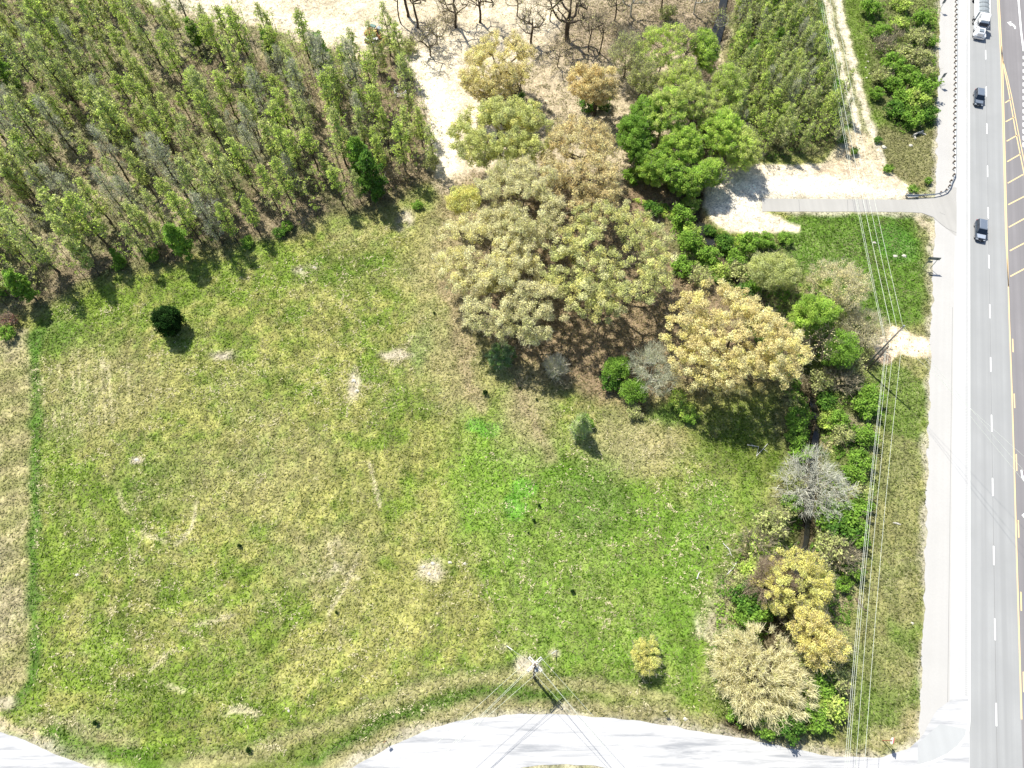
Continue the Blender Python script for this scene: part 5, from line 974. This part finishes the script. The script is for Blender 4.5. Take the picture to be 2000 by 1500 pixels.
# truck and trailer
x, y = P(1908.5, 78.5); tk = thing("semi_truck", "white semi truck pulling a tarped trailer at the top of the highway", "truck", (x, y, .028), HANG)
b = MB(); b.loft([sect(.1, 1.5, 1.7, .6, 1.5), sect(.35, 1.6, 1.85, .6, 1.75), sect(2.2, 1.9, 2.15, .7, 2.0)]); b.build("hood", M['white'], tk, .05)
MB().box((0, .0, 1.15), (1.35, .1, .95)).build("grille", M['chrome'], tk); MB().box((0, -.1, .6), (2.4, .25, .4)).build("bumper", M['chrome'], tk, .04)
MB().box((0, .95, 1.93), (1.1, .9, .12), 0, R_(6)).build("hood_vent", M['greyblue'], tk)
MB().box((0, 3.0, 1.9), (2.25, 1.7, 2.2), taper=(.9, .8), shift=(0, .12)).build("cab", M['white'], tk, .06)
MB().box((0, 2.16, 2.5), (1.95, .06, .72), 0, R_(-14)).build("windshield", M['glass'], tk)
for s in (-1, 1):
    MB().box((s * 1.12, 2.9, 2.35), (.05, .85, .55)).build("side_window", M['glass'], tk); MB().box((s * 1.4, 2.25, 2.2), (.16, .2, .7)).build("mirror", M['chrome'], tk, .02)
    MB().box((s * .95, .5, 1.0), (.75, 1.35, .5)).build("fender", M['white'], tk, .08); MB().box((s * .9, .1, 1.2), (.35, .15, .3)).build("headlight", M['lampglass'], tk)
    MB().tube([(s * 1.15, 4.1, 1), (s * 1.15, 4.1, 3.8)], .09, 8).build("exhaust_stack", M['chrome'], tk); MB().tube([(s * 1.0, 2.6, .75), (s * 1.0, 4.0, .75)], .32, 12).build("fuel_tank", M['chrome'], tk)
    wheel(tk, s * 1.0, .95, .52, .3)
    for wy in (5.9, 7.2, 14.6, 15.9): wheel(tk, s * .92, wy, .52, .28, True)
MB().box((0, 4.45, 2.2), (2.4, 1.3, 2.9), taper=(.95, .95)).build("sleeper", M['white'], tk, .08)
MB().box((0, 3.3, 3.3), (1.9, 1.5, .5), 0, R_(16)).build("roof_fairing", M['white'], tk, .06)
MB().box((0, 5.8, .85), (.9, 4.2, .3)).build("chassis", M['dirtgrey'], tk)
for s in (-1, 1): MB().box((s * 1.26, 11.4, 2.1), (.07, 11.2, 1.7)).box((s * 1.3, 11.4, 2.98), (.14, 11.3, .12)).build("trailer_side", M['white'], tk)
MB().box((0, 5.82, 2.05), (2.5, .07, 1.6)).build("trailer_front", M['greyblue'], tk); MB().box((0, 17.0, 2.05), (2.5, .07, 1.6)).build("trailer_tailgate", M['white'], tk); MB().box((0, 11.4, 1.22), (2.4, 11.1, .12)).build("trailer_floor", M['dirtgrey'], tk)
secs = []
for i in range(45): yy = 5.9 + i * .25; sg_ = .08 * math.cos(i * math.pi / 3); secs.append([V((-1.2, yy, 2.9)), V((-.6, yy, 3.12 + sg_)), V((0, yy, 3.2 + sg_)), V((.6, yy, 3.12 + sg_)), V((1.2, yy, 2.9)), V((0, yy, 2.8))])
MB().loft(secs).build("tarpaulin", M['tarp'], tk)
for i in range(7): MB().tube([(-1.2, 6.4 + i * 1.6, 2.95), (-.6, 6.4 + i * 1.6, 3.2), (0, 6.4 + i * 1.6, 3.28), (.6, 6.4 + i * 1.6, 3.2), (1.2, 6.4 + i * 1.6, 2.95)], .035, 6).build("tarp_bow", M['dirtgrey'], tk)

# orange tracked machine by the clearing
x, y = P(733, 78); mc = thing("tracked_loader", "rusty orange tracked machine with a green roof on the sand", "excavator", (x, y, gz(x, y)), R_(-28))
for s in (-1, 1):
    pr_ = [(-2.0, .25), (-1.7, 0), (1.7, 0), (2.0, .25), (2.0, .65), (1.6, .9), (-1.6, .9), (-2.0, .65)]; o = MB().prism(pr_, 'y', s * 1.35 - .28, s * 1.35 + .28).build("track", M['dirtgrey'], mc, .03)
    for q in range(5): MB().tube([(-1.5 + q * .75, s * 1.64, .35), (-1.5 + q * .75, s * 1.68, .35)], .24, 10).build("roller", M['orange'], o)
MB().box((.0, 0, .95), (3.2, 2.2, .5)).build("deck", M['dirtgrey'], mc, .04)
MB().box((-1.5, .1, 1.6), (1.4, 2.3, 1.0)).build("body", M['orange'], mc, .08)
MB().loft([[V((.1 + math.cos(t) * 1.6 * k, math.sin(t) * 1.5 * k + .1, z)) for t in np.linspace(-.3, 2.2, 9)] for z, k in ((1.0, 1), (2.0, 1), (2.0, .93), (1.0, .93))]).build("curved_guard", M['orange'], mc)
MB().box((-1.2, 1.55, 2.5), (1.5, .9, .14)).box((-1.2, 1.55, 2.35), (1.4, .8, .2)).build("cab_roof", M['teal'], mc, .03)
for a, c_ in ((-1.85, 1.2), (-.55, 1.2), (-1.85, 1.9), (-.55, 1.9)): MB().box((a, c_, 1.6), (.09, .09, 1.6)).build("cab_post", M['orange'], mc)
MB().box((.55, 1.7, 2.0), (1.25, .95, 1.0)).build("engine_cover", M['greyblue'], mc, .06); MB().box((-.35, .75, 1.75), (.9, .7, .7)).build("seat_box", M['yellowp'], mc, .05)
MB().box((.9, -.9, 1.45), (.9, .7, .12), .3).build("hatch", M['white'], mc); MB().box((-.1, -.35, 1.6), (.5, .45, .12), .2).build("filler_plate", M['lampglass'], mc)
MB().tube([(-1.9, -.9, 1.3), (-2.6, -1.5, 1.2), (.9, -1.9, .9)], .14, 8).build("boom", M['white'], mc); MB().prism([(2.1, .1), (2.5, .1), (2.35, .6), (2.5, 1.1), (2.2, 1.1), (2.1, .6)], 'y', -1.7, 1.7).build("blade", M['orange'], mc, .02)
MB().tube([(-.6, .4, 1.9), (-.6, .4, 2.9)], .07, 8).build("exhaust_pipe", M['dirtgrey'], mc)
# round feeder ring
x, y = P(782, 180); rg_ = thing("feeder_ring", "pale round metal ring lying on the wood's floor", "ring", (x, y, gz(x, y)))
cir = lambda r, z: [(math.cos(t) * r, math.sin(t) * r, z) for t in np.linspace(0, 2 * math.pi, 29)]
for z in (.08, .55, 1.0): MB().tube(cir(1.35, z), .05, 6, False).build("hoop", M['white'], rg_)
for k in range(12): t = k * math.pi / 6; MB().tube([(math.cos(t) * 1.35, math.sin(t) * 1.35, 0), (math.cos(t) * 1.35, math.sin(t) * 1.35, 1.02)], .03, 6).build("upright", M['white'], rg_)
# concrete culvert headwall by the island
x, y = P(1792, 262); cv_ = thing("culvert_headwall", "pale concrete culvert mouth below the green island", "culvert", (x, y, gz(x, y)), R_(25))
MB().box((0, 0, .3), (2.6, .25, .8)).box((-1.2, -.5, .15), (.22, 1.1, .5), -.3).box((1.2, -.5, .15), (.22, 1.1, .5), .3).build("wall", M['rock'], cv_, .03); MB().tube([(0, -.02, .15), (0, -.16, .15)], .38, 16).build("pipe", M['black'], cv_)
print("objects", len(bpy.data.objects))
